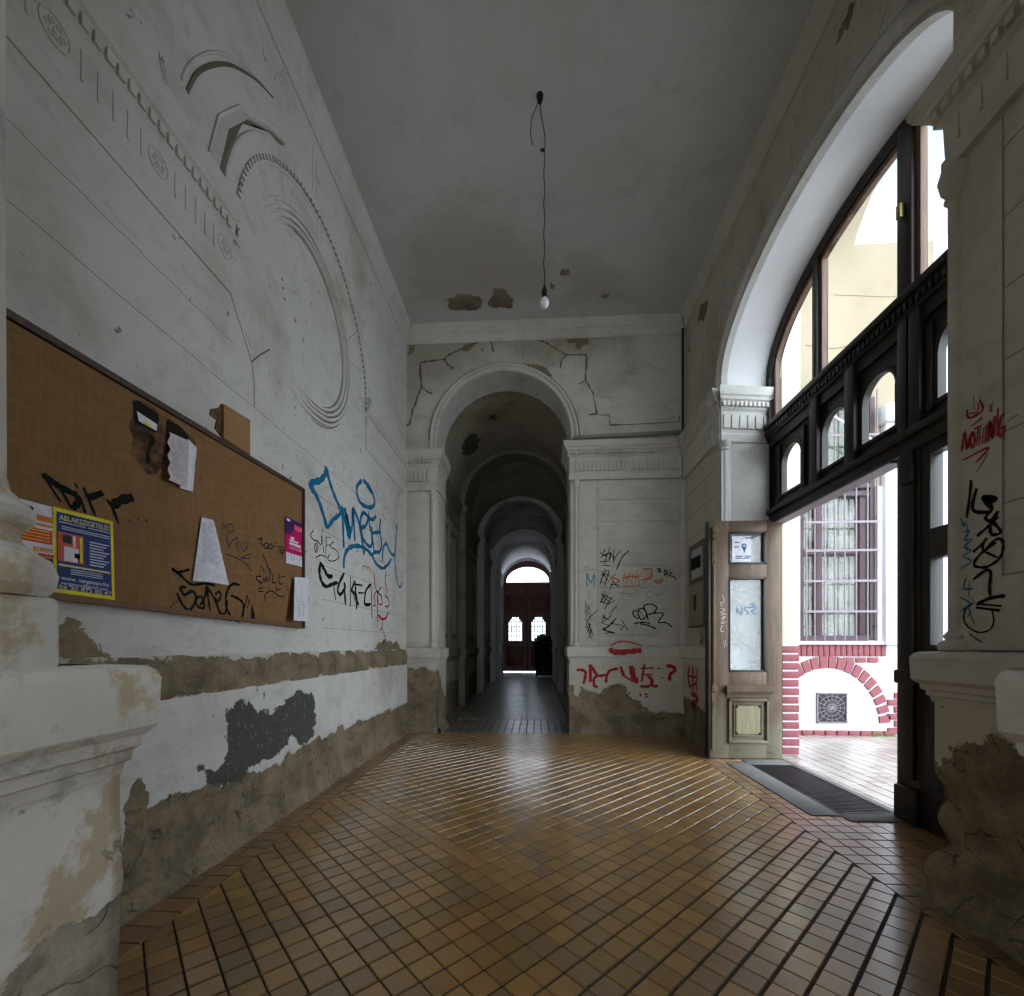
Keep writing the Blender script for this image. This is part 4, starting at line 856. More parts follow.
# ------------------------------------------------------------------ graffiti on walls
TB = dict(s=9.055)
P1 = Plane('x', XL, 1)
strokes('graffiti_tag', P1, pxs(P1, 9.055, 300, 460, [
 ([(235,60),(225,130),(180,185),(110,205),(92,240),(140,310),(190,430),(245,620)], 1.3), [(245,620),(300,540),(360,490),(368,430)], ([(235,60),(265,190),(310,320),(362,440)], 1.2), ([(100,195),(110,260)], 2.2),
 [(375,410),(388,600),(395,800)], ([(375,420),(410,560),(440,700)], 1.3), ([(400,430),(430,560),(442,700),(452,640),(415,480)], 1.2), [(440,700),(470,600),(478,430),(495,740)], ([(480,430),(530,560),(560,720),(580,860)], 1.1),
 [(545,620),(595,590),(612,520),(575,478),(545,540),(560,680),(600,760),(640,780),(650,700),(625,570),(615,460)], [(620,520),(655,540),(690,505)],
 [(730,530),(720,640),(738,760),(720,830),(675,835),(650,870)], [(655,870),(690,940),(750,980),(800,940),(825,890)], [(655,660),(700,655),(730,650)], [(648,600),(655,700),(670,830)],
 [(745,920),(750,810),(778,758),(820,840),(855,850),(868,700),(875,575)], ([(857,850),(860,960),(880,1100),(905,1155),(925,1100)], .8),
 ([(560,185),(515,240),(520,330),(560,400),(640,430),(675,390),(660,310),(620,230),(570,185)], 1.1), ([(600,230),(645,300)], 1.3), ([(395,980),(400,880),(440,800),(520,778),(600,810),(655,870)], 1.1)], .034),
 M['blue_spray'], wl, label='large blue spray-painted tag with a loop above it')
strokes('graffiti_tag', P1, pxs(P1, 9.055, 300, 460, [[(120,640),(92,680),(120,720),(155,740),(130,780),(142,840),(155,760)],[(150,720),(160,830)],[(155,720),(188,770),(195,680),(213,840)],[(232,690),(235,760),(228,860)],[(235,700),(275,700)],[(235,770),(270,770)],[(305,740),(270,780),(330,820),(350,880),(300,915),(250,900),(270,850),(245,890)],[(140,885),(190,860),(240,885)],[(110,620),(120,650)]], .008),
 M['thin_black'], wl, label='thin black marker tag beside the board')
strokes('graffiti_tag', P1, pxs(P1, 9.055, 300, 540, [([(240,425),(200,390),(175,300),(185,220),(215,260),(250,325),(295,328)], 1.2),[(240,425),(290,400),(340,385)],[(300,400),(322,545)],[(400,300),(350,400),(342,470),(370,490),(405,430),(400,400),(410,590)],[(455,330),(455,605)],[(500,370),(465,460),(510,500),(510,630)],[(470,440),(500,560)],[(490,400),(565,412)],[(525,478),(580,480)],[(505,410),(500,500),(530,590)],[(640,400),(595,460),(585,580),(640,580)],[(642,400),(650,705)],([(580,580),(620,585)], 1.5),[(690,460),(740,510)],[(700,460),(700,640)],[(700,640),(705,740)]], .028),
 M['black'], wl, label='black spray-painted tag with drips under the blue one')
strokes('graffiti_tag', P1, pxs(P1, 9.055, 300, 540, [[(668,290),(675,400),(690,460),(668,510),(680,590),(660,590)],[(735,430),(700,480),(715,580),(745,570),(728,500)],[(780,285),(770,370),(790,470)],[(765,500),(800,540),(800,600),(768,600)],([(795,650),(775,705),(740,715),(705,675)], 1.6),[(745,730),(740,790),(720,822)],[(740,790),(765,870),(780,940)],([(560,240),(600,240),(640,270),(660,300)], .4),([(575,200),(580,280)], .4),([(600,260),(650,310)], .4)], .016),
 M['red'], wl, label='narrow red tag with a long drip near the arch')
P2 = Plane('y', 5.05, -1)
b1 = [[(300,120),(330,150)],[(350,90),(310,180)],[(400,65),(350,200)],[(330,160),(400,130),(390,200)],[(440,80),(430,230)],[(500,100),(440,190)],([(590,105),(520,170),(460,300)],.8),[(300,215),(400,210)],[(340,250),(400,262)],[(365,190),(340,245)],[(310,130),(370,170)],[(405,120),(440,200)],
 [(350,290),(300,440)],[(390,300),(340,460)],[(310,310),(370,400)],[(300,410),(370,440)],[(300,350),(400,340)],[(380,350),(480,470)],[(430,410),(400,490)],[(400,440),(490,450)],[(320,330),(390,420)],[(370,300),(305,400)],
 [(340,510),(310,600)],[(380,540),(330,640)],[(420,560),(340,690)],[(310,540),(420,590)],[(300,610),(400,640)],[(470,650),(390,740)],[(450,600),(380,640)],[(325,560),(400,620)],[(360,530),(305,630)],
 [(320,750),(370,790)],[(350,740),(310,830)],[(420,745),(330,820)],[(460,780),(370,870),(330,890),(450,930)],[(310,820),(400,860)],[(510,790),(575,900)],[(540,850),(500,900)],[(350,930),(420,920)],[(400,830),(520,850)],[(320,770),(400,800)]]
strokes('graffiti_tag', P2, pxs(P2, 9.957, 570, 540, b1, .0165), M['black'], wb, label='column of four scratchy black tags on the back wall')
strokes('graffiti_tag', P2, pxs(P2, 9.957, 570, 540, [[(170,465),(170,330),(205,430),(240,340),(238,460)],[(190,500),(190,600)],[(140,275),(200,262)],[(120,302),(270,290)],([(160,610),(200,690)],.8),[(220,640),(150,720)],[(150,700),(230,760)],[(170,650),(215,720)],[(150,780),(200,820)],[(235,770),(240,820)],[(150,600),(160,800)]], .012), M['teal'], wb, label='blue block letters M and I on the narrow pilaster')
strokes('graffiti_tag', P2, pxs(P2, 9.957, 570, 540, [[(280,690),(170,800)],[(160,830),(220,990)],[(200,830),(170,930)],[(150,860),(230,940)],[(220,880),(180,980)],[(190,840),(235,960)],[(165,850),(205,960)],[(180,830),(215,930)],[(150,720),(220,800)],[(210,740),(160,840)],[(155,640),(190,740)],[(150,800),(215,850)],[(170,900),(225,905)]], .012), M['black'], wb, label='dense black scribble on the narrow pilaster')
strokes('graffiti_tag', P2, pxs(P2, 9.957, 610, 540, [[(60,340),(20,370),(90,400),(60,430)],[(145,320),(130,430)],[(170,350),(160,440)],[(200,310),(180,430)],[(230,330),(215,440)],[(265,300),(250,440)],[(280,340),(290,450)],[(130,460),(300,450)],[(120,380),(210,360),(280,370)],[(310,400),(400,370),(410,290),(330,290)],[(330,440),(430,360)],[(430,410),(530,400),(480,430),(450,420)]], .015), M['orange'], wb, label='faint orange tag across the middle of the back wall')
strokes('graffiti_tag', P2, pxs(P2, 9.957, 610, 540, [[(510,285),(470,290),(510,310),(465,320)],[(540,300),(545,350),(570,320),(540,295)],[(575,330),(570,385)],[(590,300),(600,340)],[(625,320),(590,350),(640,370),(655,400)],[(550,290),(570,350)]], .013), M['black'], wb, label='small black tag near the right corner of the back wall')
strokes('graffiti_tag', P2, pxs(P2, 9.957, 610, 540, [[(90,520),(110,540),(130,515),(130,555)],[(145,545),(160,525),(175,545)],[(190,550),(200,525),(215,550)],[(225,520),(240,545),(265,505)],[(270,540),(300,560)],[(180,562),(300,566)],[(365,540),(385,510),(420,515),(430,550),(400,580),(370,565),(365,540)],[(450,520),(465,575)],[(490,560),(470,530),(495,550)]], .005), M['grey_paint'], wb, label='thin grey pen tag with a circle')
strokes('graffiti_tag', P2, pxs(P2, 9.957, 610, 540, [[(265,700),(228,715),(235,750),(270,780),(300,765)],[(330,685),(285,690),(280,740),(310,790),(355,770),(360,730),(340,690),(315,680)],[(290,700),(335,770)],[(380,800),(360,720),(335,660),(400,637),(462,668),(440,720),(380,740),(450,728),(530,730),(510,770),(482,820),(560,825),(622,872)],[(235,835),(320,820),(400,830)],[(300,835),(380,850),(460,885)]], .015), M['black'], wb, label='rounded black tag underlined twice')
P3 = Plane('y', 4.965, -1); P4 = Plane('y', 5.03, -1)
strokes('graffiti_tag', P3, pxs(P3, 7.314, 565, 635, [([(335,95),(345,118),(400,128),(500,118),(560,112)], 1.25),([(340,120),(400,115),(560,118)], .8)], .045), M['red'], wb, .002, label='flat red spray-painted oval on the ledge')
strokes('graffiti_tag', P2, pxs(P2, 7.314, 565, 635, [[(330,85),(370,58),(430,46),(500,58),(560,80)]], .022), M['red_faded'], wb, .0015, label='faded top of the red oval')
strokes('graffiti_tag', P4, pxs(P4, 7.314, 565, 635, [[(85,255),(140,260),(150,290),(135,360)],([(185,215),(185,345)],2.),[(190,225),(240,295),(300,290)],[(240,295),(212,320),(215,370),(240,380)],[(300,350),(305,300),(330,260),(390,245)],([(405,230),(430,300)],1.8),[(430,300),(500,340)],([(480,225),(500,300),(530,350)],1.8),([(510,245),(480,325)],1.2),([(580,215),(560,340)],1.6),([(550,245),(650,240)],1.2),[(560,290),(640,290)],[(550,375),(610,375),(640,335),(600,300)],[(630,330),(645,375),(680,370)],[(675,245),(700,245)],([(740,225),(790,232),(800,260),(768,290),(765,335)],1.2),[(705,310),(718,318)],[(465,415),(475,430)],[(548,425),(552,450)],[(580,430),(605,432)],[(585,450),(605,452)]], .032), M['red'], wb, .004, label='broad red word with a question mark low on the back wall')
P5 = Plane('x', 1.615, -1)
strokes('graffiti_tag', P5, pxs(P5, 7.314, 565, 635, [[(910,230),(903,300),(918,400)],([(935,210),(938,420)],1.4),[(970,240),(960,430)],[(925,430),(962,450),(970,480),(922,500),(958,545)],[(905,300),(965,310)],[(912,380),(965,350)]], .05), M['red'], wr, .002, label='narrow red scrawl low on the right wall beside the open door')
P6 = Plane('x', 1.60, -1)
strokes('graffiti_tag', P6, pxs(P6, 7.11, 950, 380, [([(125,210),(140,270),(235,215),(215,140)],.8),([(140,240),(200,225),(205,160)],.5),([(170,110),(178,210)],.5),([(210,110),(225,150)],.4),([(160,325),(235,265)],1.2),[(88,508),(108,368),(128,492),(148,385)],([(165,365),(150,425),(158,480),(172,470),(182,420),(165,365)],.9),[(176,348),(228,320)],[(205,335),(192,462)],([(218,350),(208,468)],.9),([(245,335),(235,458)],.9),([(212,412),(242,400)],.8),([(263,320),(255,448)],1.1),([(276,438),(288,290),(306,415),(322,255)],1.2),([(345,200),(338,400)],1.1),([(390,238),(362,280),(352,385),(375,395),(392,340),(366,338)],1.1),([(280,170),(305,230)],.5),([(310,150),(282,230)],.5),([(410,295),(495,240)],.6),([(95,572),(280,480),(185,590)],.8),([(275,520),(190,660)],.7)], .0095), M['red'], wr, .002, label='red word NOTHING under a crown on the near right pier')
strokes('graffiti_tag', P6, pxs(P6, 5.53, 950, 480, [[(118,0),(115,60),(95,212)],([(150,45),(130,165),(232,178)],1.2),([(178,92),(250,100),(235,118),(185,98),(240,160)],1.5),([(240,160),(200,205),(225,225),(272,170)],1.1),[(150,312),(210,260),(272,200)],[(240,230),(285,288),(232,300),(225,250)],[(130,400),(190,345),(205,320)],([(190,345),(190,390),(270,430)],.8),([(195,390),(255,330),(292,335),(295,390),(270,440),(200,482),(136,470),(170,410),(260,345)],.9),[(130,552),(200,500),(228,512),(222,580),(225,640)],([(150,690),(220,655),(310,640)],1.2),[(150,685),(290,697)],([(145,705),(280,722)],1.3),([(130,680),(85,725),(85,790),(150,840),(220,830),(245,780),(235,720)],.5)], .011), M['black'], wr, .002, label='tall black tag running down the near right pier')
strokes('graffiti_tag', P6, pxs(P6, 5.53, 950, 480, [[(58,210),(88,255),(65,240)],[(70,290),(110,280),(80,330),(125,330),(80,370),(120,390),(75,420),(120,450),(60,490)],[(100,240),(95,420)],[(90,540),(80,600),(130,600)],[(110,560),(105,640)],[(60,650),(110,680),(70,720),(110,700)],[(120,720),(100,760)],[(100,700),(138,800)],[(108,848),(135,870),(178,897)]], .006), M['teal'], wr, .002, label='thin teal marker scrawl beside the black tag')

# ------------------------------------------------------------------ notice board on the left wall
BX = -1.462
PBd = Plane('x', BX, 1)
bd = empty('notice_board', (-1.49, 1.95, 1.1), label='long brown hessian notice board on the left wall, covered in tags and papers', category='notice board')
bp_ = [PBd.px(x, y) for x, y in [(5,318),(303,492),(303,625),(60,596),(-30,586),(-30,300)]]
m = MB(); m.prism(Plane('x', -1.485, 1), bp_, 0, .023); m.build('panel', M['board'], bd)
tl = [PBd.px(x, y) for x, y in [(-30,292),(5,312),(303,490)]]; 
m = MB()
for a, b in zip(tl[:-1], tl[1:]): m.prism(Plane('x', -1.487, 1), [(a[0], a[1]-.012), (b[0], b[1]-.012), (b[0], b[1]+.010), (a[0], a[1]+.010)], 0, .034)
e0, e1 = PBd.px(303, 490), PBd.px(303, 628); m.prism(Plane('x', -1.487, 1), [(e0[0]-.012, e0[1]+.008), (e0[0]+.010, e0[1]+.008), (e1[0]+.010, e1[1]-.004), (e1[0]-.012, e1[1]-.004)], 0, .034)
m.build('edge_batten', M['boardedge'], bd)
bt = [PBd.px(x, y) for x, y in [(-30,586),(60,597),(180,612),(303,627)]]; m = MB()
for a, b in zip(bt[:-1], bt[1:]): m.prism(Plane('x', -1.487, 1), [(a[0], a[1]-.008), (b[0], b[1]-.008), (b[0], b[1]+.012), (a[0], a[1]+.012)], 0, .028)
m.build('bottom_batten', wood('board_batten', (.13, .065, .025), (.19, .095, .036), .6), bd)
def scar(name, pts, mat, sc=9.957, ox=125, oy=395, off=.0008): 
    m = MB(); 
    P = smooth_pts(PBd.poly(sc, ox, oy, pts)+[PBd.px(ox+pts[0][0]/sc, oy+pts[0][1]/sc)], 4)[:-1]
    P = [(u+random.uniform(-.003, .003), v+random.uniform(-.003, .003)) for u, v in P]
    m.add([PBd.p(u, v, off) for u, v in P], [tuple(range(len(P)))]); return m.build(name, mat, bd)
scar('scorch_mark', [(70,40),(200,70),(330,170),(430,240),(560,330),(680,420),(700,560),(690,760),(600,700),(400,560),(390,650),(330,760),(250,800),(180,740),(110,640),(60,560),(80,440),(40,300),(80,180)], M['scorch'], off=.0006)
scar('char_mark', [(75,50),(150,70),(250,130),(330,190),(330,290),(300,370),(200,330),(110,290),(80,230)], M['char'], off=.0012)
scar('char_mark', [(420,240),(470,260),(540,310),(600,370),(660,460),(700,560),(690,760),(640,680),(560,480),(420,380),(400,330)], M['char'], off=.0012)
scar('char_mark', [(235,380),(290,420),(300,480),(260,520),(240,600),(250,680),(215,680),(205,630),(225,500)], M['char'], off=.0014)
scar('char_mark', [(670,460),(692,540),(690,600),(665,605),(662,540)], M['char'], 7.314, 160, 540, .0012)
strokes('graffiti_tag', PBd, pxs(PBd, 10.24, 40, 460, [([(15,140),(60,200),(130,310),(210,432)],.45),([(20,145),(130,230),(230,290),(380,360)],1.25),([(380,360),(388,430),(330,500)],1.3),([(180,260),(250,370),(320,500)],.55),([(355,240),(385,290)],.7),([(390,370),(430,450),(462,545)],.55),([(440,280),(490,390),(565,575)],.55),([(485,392),(640,335)],2.2),([(680,400),(740,490),(802,655)],.55),([(730,475),(830,410),(952,382)],1.9),([(910,600),(916,640)],.5),([(1000,590),(1006,620)],.5),([(1085,600),(1090,640)],.5)], .016), M['black'], bd, .0016, label='black angular tag on the left of the board')
strokes('graffiti_tag', PBd, pxs(PBd, 7.314, 160, 540, [[(215,215),(130,235),(85,208),(150,260),(230,325),(330,318),(400,335)],([(190,345),(145,350),(160,380),(178,402),(235,375),(262,430),(215,512),(160,470),(120,385)],1.1),[(290,410),(255,440),(280,490),(320,495),(310,430),(290,408)],[(290,480),(325,420),(340,340),(350,430),(365,520)],[(340,340),(400,440),(440,550)],[(400,400),(430,378),(442,410),(420,450),(400,425),(430,515),(460,540),(480,520),(490,440)],([(580,330),(530,322),(490,370),(480,460),(510,550),(570,592),(605,540),(608,470),(570,430),(515,405)],1.1),[(640,400),(612,512)],[(655,430),(635,500)],([(570,590),(572,612)],1.4),([(70,490),(82,482)],1.),([(92,472),(103,465)],1.),([(112,458),(120,450)],1.)], .012), M['black'], bd, .0016, label='looping black tag along the bottom of the board')
strokes('graffiti_tag', PBd, pxs(PBd, 7.66, 180, 505, [[(590,265),(630,255),(612,288),(642,310)],[(650,290),(640,320),(665,332),(672,298),(650,290)],[(685,300),(675,328),(700,335),(702,302),(685,300)],[(715,290),(705,350)],[(715,292),(740,290)],[(710,320),(735,318)],[(740,315),(788,325)],[(760,320),(752,370)],[(775,340),(765,365),(785,370),(790,345),(775,340)],[(798,340),(775,402)],[(620,545),(585,550),(590,580),(618,590),(603,610)],[(625,605),(640,560),(650,590),(662,550),(672,592)],[(617,460),(645,512)],[(690,480),(690,530),(682,585)],[(630,370),(660,440),(685,520)],[(712,520),(705,592),(735,590)],[(755,520),(760,600),(790,600)],[(760,555),(805,545)],[(730,610),(740,650),(770,640)],[(650,740),(648,690),(700,658),(760,700),(800,695)],([(598,640),(635,636)],1.8),([(600,662),(635,660)],1.8),([(815,640),(830,655)],1.8)], .007), M['thin_black'], bd, .0016, label='small black tags under the word ROOFTOP')
strokes('graffiti_tag', PBd, pxs(PBd, 7.66, 180, 505, [[(320,190),(330,140),(350,180),(368,142)],[(370,152),(400,148),(412,190),(380,212),(368,180)],[(350,220),(372,330),(390,280),(440,250)],[(440,240),(430,330)],[(410,300),(440,290)],[(440,290),(525,290)],[(460,300),(490,355),(520,300)],[(545,370),(460,408),(540,405)],[(345,375),(420,400),(500,450),(550,512)],[(440,300),(455,400)]], .007), M['grey_paint'], bd, .0016, label='faint grey tag beside the curling paper')

def sheet_paper(name, label, pts4, mat, curl, cat='paper', n=14, thick=.0012, group=None):
    """pts4: board-plane corners TL,TR,BR,BL ; curl(s,t)->offset"""
    e = empty(name, PBd.p(pts4[2][0], pts4[2][1], .003), label=label, category=cat)
    V = []; 
    for i in range(n+1):
        for k in range(n+1):
            s_, t_ = i/n, k/n
            u = (pts4[0][0]*(1-s_)+pts4[1][0]*s_)*(1-t_)+(pts4[3][0]*(1-s_)+pts4[2][0]*s_)*t_
            v = (pts4[0][1]*(1-s_)+pts4[1][1]*s_)*(1-t_)+(pts4[3][1]*(1-s_)+pts4[2][1]*s_)*t_
            V.append((u, v, .004+curl(s_, t_)))
    F_ = [(i*(n+1)+k, (i+1)*(n+1)+k, (i+1)*(n+1)+k+1, i*(n+1)+k+1) for i in range(n) for k in range(n)]
    me = bpy.data.meshes.new('sheet'); me.from_pydata([PBd.p(*q) for q in V], [], F_); me.update()
    for p in me.polygons: p.use_smooth = True
    o = link('sheet', me, mat, e)
    def at(s_, t_, o_=.0012):
        u = (pts4[0][0]*(1-s_)+pts4[1][0]*s_)*(1-t_)+(pts4[3][0]*(1-s_)+pts4[2][0]*s_)*t_
        v = (pts4[0][1]*(1-s_)+pts4[1][1]*s_)*(1-t_)+(pts4[3][1]*(1-s_)+pts4[2][1]*s_)*t_
        return PBd.p(u, v, .004+curl(s_, t_)+o_)
    return e, at
def patch(m, at, s0, s1, t0, t1, o=.0012, n=6):
    V = [at(s0+(s1-s0)*i/n, t0+(t1-t0)*k, o) for i in range(n+1) for k in (0, 1)]
    m.add(V, [(2*i, 2*i+1, 2*i+3, 2*i+2) for i in range(n)])
# typed letter, lower corners curling off the board
q = [PBd.px(200, 517), PBd.px(212, 520), PBd.px(228, 585), PBd.px(191, 581)]
e, at = sheet_paper('typed_letter', 'white typed letter curling off the middle of the notice board', q, M['paper'], lambda s_, t_: .004+.045*t_*t_*(1-s_)*0+.03*t_*s_*(1-s_)*2+.012*t_*math.sin(s_*6))
m = MB()
for k in range(20): patch(m, at, .12+.03*(k % 3 == 0), .86-.12*((k*7) % 3), .07+k*.032, .07+k*.032+.011)
m.build('typed_lines', M['paper_grey'], e)
# torn bundle of notices
q = [PBd.px(166.5, 432), PBd.px(187, 441), PBd.px(180, 488), PBd.px(161.5, 480)]
e, at = sheet_paper('torn_notices', 'bundle of torn pinkish sheets hanging from the scorched patch', q, flat('aged_paper', (.60, .52, .52), .85), lambda s_, t_: .006+.02*t_+.006*math.sin(t_*22)*(1-s_)**3, n=20)
m = MB(); 
for k in range(16): patch(m, at, .15, .8-.1*(k % 2), .10+k*.05, .112+k*.05)
m.build('typed_lines', M['paper_grey'], e)
q2 = [PBd.px(186, 439), PBd.px(194.5, 448), PBd.px(190.5, 492), PBd.px(178, 488)]
V = []
m = MB(); m.prism(PBd, q2, .006, .010); m.build('back_sheet', M['paper'], e)
# charred scrap
q = [PBd.px(135, 411), PBd.px(155.5, 424.5), PBd.px(155, 431), PBd.px(137, 421)]
e, at = sheet_paper('paper_scrap', 'small burnt white scrap pinned in the scorched patch', q, M['paper'], lambda s_, t_: .003, n=4)
m = MB(); patch(m, at, .25, .7, .6, .95); m.build('yellow_print', M['yellow'], e)
# note at the lower right corner
q = [PBd.px(292, 577), PBd.px(305.5, 578), PBd.px(306, 621.5), PBd.px(286, 620.5)]
e, at = sheet_paper('white_note', 'white note hanging off the lower right corner of the notice board', q, M['paper'], lambda s_, t_: .012+.03*t_*(1-s_), n=8)
m = MB(); patch(m, at, .2, .8, .62, .635); patch(m, at, .15, .7, .55, .56); patch(m, at, .3, .36, .65, .9); patch(m, at, .6, .64, .65, .9); m.build('typed_lines', M['paper_grey'], e)
# magenta flyer
q = [PBd.px(284.5, 516), PBd.px(301, 524), PBd.px(301, 567), PBd.px(284.8, 563)]
e, at = sheet_paper('event_flyer', 'magenta and purple flyer with tear-off strips at the board edge', q, M['pink'], lambda s_, t_: .001)
m = MB(); 
for k in range(8): patch(m, at, 0, 1, .0+k*.045, .045+k*.045, .0010) if k < 5 else patch(m, at, .0, .45-.08*(k-5), k*.045, .045+k*.045, .0010)
m.build('purple_print', M['purple'], e)
m = MB(); patch(m, at, .5, 1, .10, .22, .0018); m.build('pink_shape', flat('pink_shape', (.8, .12, .22), .5), e)
m = MB(); patch(m, at, .3, .5, .39, .45, .002); patch(m, at, .2, .75, .46, .50, .002); patch(m, at, .2, .9, .52, .575, .002); patch(m, at, .2, .98, .61, .62, .002); patch(m, at, .2, .98, .65, .66, .002); patch(m, at, .05, .25, .03, .08, .002); m.build('white_print', M['paper'], e)
m = MB()
for k in range(6): patch(m, at, k/6+.004, (k+1)/6-.006, .76, 1.0, .0022, 1)
m.build('tear_off_strip', M['paper'], e)
# navy poster with yellow border
q = [PBd.px(51.5, 506.5), PBd.px(111.5, 521.5), PBd.px(113.5, 600), PBd.px(52, 592)]
e, at = sheet_paper('window_poster', 'navy poster with a yellow border and a phone number along the bottom', q, M['yellow'], lambda s_, t_: .001, 'poster', 4)
m = MB(); patch(m, at, .045, .945, .045, .955, .001); m.build('navy_field', M['navy'], e)
def ptext(s_, t_, w, h, txt, mat, bold=0., name='lettering'):
    cu = bpy.data.curves.new('txt', 'FONT'); cu.body = txt; cu.size = 1; cu.offset = bold; cu.resolution_u = 2
    ob = bpy.data.objects.new('txt', cu); COL.objects.link(ob); bpy.context.view_layer.update()
    me = bpy.data.meshes.new_from_object(ob); bpy.data.objects.remove(ob); bpy.data.curves.remove(cu)
    x0 = min(v.co.x for v in me.vertices); x1 = max(v.co.x for v in me.vertices)
    for v in me.vertices: v.co = at(s_+(v.co.x-x0)/(x1-x0)*w, t_-v.co.y/.72*h, .0022)
    return link(name, me, mat, e)
ptext(.08, .135, .84, .062, 'ABLAKSZIGETEL\u00c9S', M['p_yellowtext'], .012)
ptext(.10, .84, .78, .045, 'www. vargatype.hu', M['pale'], .015); ptext(.10, .895, .76, .035, 'vargatype@gmail.com', M['pale'], .01); ptext(.07, .955-.005, .86, .048, '06 30 873 85 47', M['p_yellowtext'], .012)
m = MB()
for a_, b_, t_ in ((.08, .50, .155), (.54, .92, .155), (.12, .92, .205), (.12, .92, .23)): patch(m, at, a_, b_, t_, t_+.009, .002)
for k in range(9): patch(m, at, .56, .90-.05*(k % 3), .32+k*.035, .334+k*.035, .002)
for t_ in (.70, .725, .75): patch(m, at, .25, .78, t_, t_+.009, .002)
m.build('small_print', M['pale'], e); m = MB(); patch(m, at, .07, .92, .655, .678, .002); m.build('caption', M['p_yellowtext'], e)
m = MB(); patch(m, at, .06, .46, .28, .62, .0016); m.build('window_photo', flat('photo_red', (.60, .10, .06), .6), e)
m = MB(); patch(m, at, .13, .27, .30, .40, .002); m.build('photo_window', M['void'], e); m = MB(); patch(m, at, .15, .38, .44, .61, .002); patch(m, at, .29, .33, .30, .43, .002); m.build('photo_figure', M['paper'], e)
m = MB(); patch(m, at, .40, .44, .30, .60, .0022); m.build('photo_frame', M['yellow'], e)
m = MB(); patch(m, at, .31, .40, .50, .56, .0024); patch(m, at, .36, .38, .50, .61, .0024); m.build('photo_plant', M['black'], e)
# orange and white leaflet beside it
q = [PBd.px(8, 496), PBd.px(50, 507), PBd.px(52, 559), PBd.px(8, 552)]
e, at = sheet_paper('orange_leaflet', 'white leaflet with orange and red blocks left of the navy poster', q, M['paper'], lambda s_, t_: .002, 'leaflet', 4)
m = MB(); patch(m, at, .05, .30, .08, .17, .001); patch(m, at, .05, 1, .21, .32, .001); patch(m, at, .5, .98, .82, .90, .001); patch(m, at, .1, .98, .37, .42, .001); m.build('orange_print', M['p_orange'], e)
m = MB(); patch(m, at, .03, .98, .47, .74, .001); patch(m, at, .55, 1, .93, .99, .001); m.build('red_print', M['p_red'], e)
m = MB()
for k in range(4): patch(m, at, .08, .9, .50+k*.06, .515+k*.06, .0016)
patch(m, at, .1, .95, .345, .35, .0016); m.build('yellow_lines', M['yellow'], e)
ptext(.52, .90, .44, .06, '78-1033', M['p_yellowtext'], .01)
MB().lathe(at(.45, .13, .002), [(.0, .004), (.006, .003), (.007, 0)], 10, 'x').build('push_pin', M['iron'], e)
# small plywood offcut above the board
so = empty('plywood_offcut', (-1.49, 2.1, 1.95), label='small raw plywood square fixed just above the notice board', category='board')
sp = [PL.px(x, y) for x, y in [(220,404),(246.5,420),(246.5,455),(220,438)]]
m = MB(); m.prism(PL, sp, .002, .020); m.build('plate', M['plywood'], so)
m = MB(); sp2 = [PL.px(x, y) for x, y in [(210,409),(218,408),(221,404),(221,438),(214,428),(216,420),(209,415)]]; m.prism(PL, sp2, .001, .006); m.build('torn_edge', M['scorch'], so)

# ------------------------------------------------------------------ bulb pendant
pb = empty('pendant_bulb', (.02, 2.96, ZC), label='bare white bulb hanging on a thin twisted cord from the ceiling', category='lamp')
MB().lathe((.02, 2.96, ZC), [(.0, -.05), (.012, -.05), (.02, -.03), (.024, 0)], 14).build('ceiling_hook', M['iron'], pb)
m = MB(); pts = [(.02, 2.96, ZC-.04), (.028, 2.96, 4.52), (.053, 2.96, 4.38), (.055, 2.96, 4.31), (.043, 2.96, 4.29)]
pts += [(.049+.004*math.sin(k*1.3), 2.96+.003*math.cos(k), 4.27-k*(4.27-3.375)/22) for k in range(23)]
m.tube(pts, .0032, 6); m.tube([(.01, 2.96, ZC-.04), (-.035, 2.96, 4.50), (-.042, 2.95, 4.40), (-.035, 2.95, 4.33), (-.025, 2.94, 4.30)], .0028, 6); m.build('cord', M['iron'], pb)
MB().tube([(.025, 2.96, 4.285), (.053, 2.965, 4.29)], .009, 8).build('cord_joiner', M['iron'], pb)
MB().lathe((.050, 2.96, 3.30), [(.0, .085), (.008, .082), (.014, .06), (.018, .05), (.019, .01), (.016, .0)], 16).build('lamp_socket', M['iron'], pb)
MB().lathe((.050, 2.96, 3.265), [(.0, -.03), (.012, -.0275), (.022, -.02), (.029, -.006), (.030, .006), (.026, .02), (.017, .034), (.013, .045)], 24).build('glass_bulb', M['bulb'], pb)

# ------------------------------------------------------------------ corridor beyond the arch
CXc, CR, CZ = -.35, .93, 3.28
cw = None
def corr_side(name, sx, mat):
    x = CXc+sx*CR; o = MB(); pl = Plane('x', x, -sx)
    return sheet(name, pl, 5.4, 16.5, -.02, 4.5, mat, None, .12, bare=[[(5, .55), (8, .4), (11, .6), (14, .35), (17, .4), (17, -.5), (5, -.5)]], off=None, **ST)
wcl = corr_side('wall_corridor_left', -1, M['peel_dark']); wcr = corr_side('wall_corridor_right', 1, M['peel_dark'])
m = MB()
for sx, y0 in ((-1, 0), (1, 0)):
    x = CXc+sx*CR; m.box(ACX+sx*AR, x+sx*.5, 5.40, 5.46, 0, 4.5)
pts = [(-1.7, 3.0)]+[(ACX-AR*math.cos(math.pi*i/30), AZ+AR*math.sin(math.pi*i/30)) for i in range(31)]+[(1.4, 3.0)]
m.add([(x, 5.46, z) for x, z in pts]+[(x, 5.46, 4.6) for x, z in pts], [(i, i+1, len(pts)+i+1, len(pts)+i) for i in range(len(pts)-1)]); m.build('wall_corridor_front', M['corrdark'], **ST)
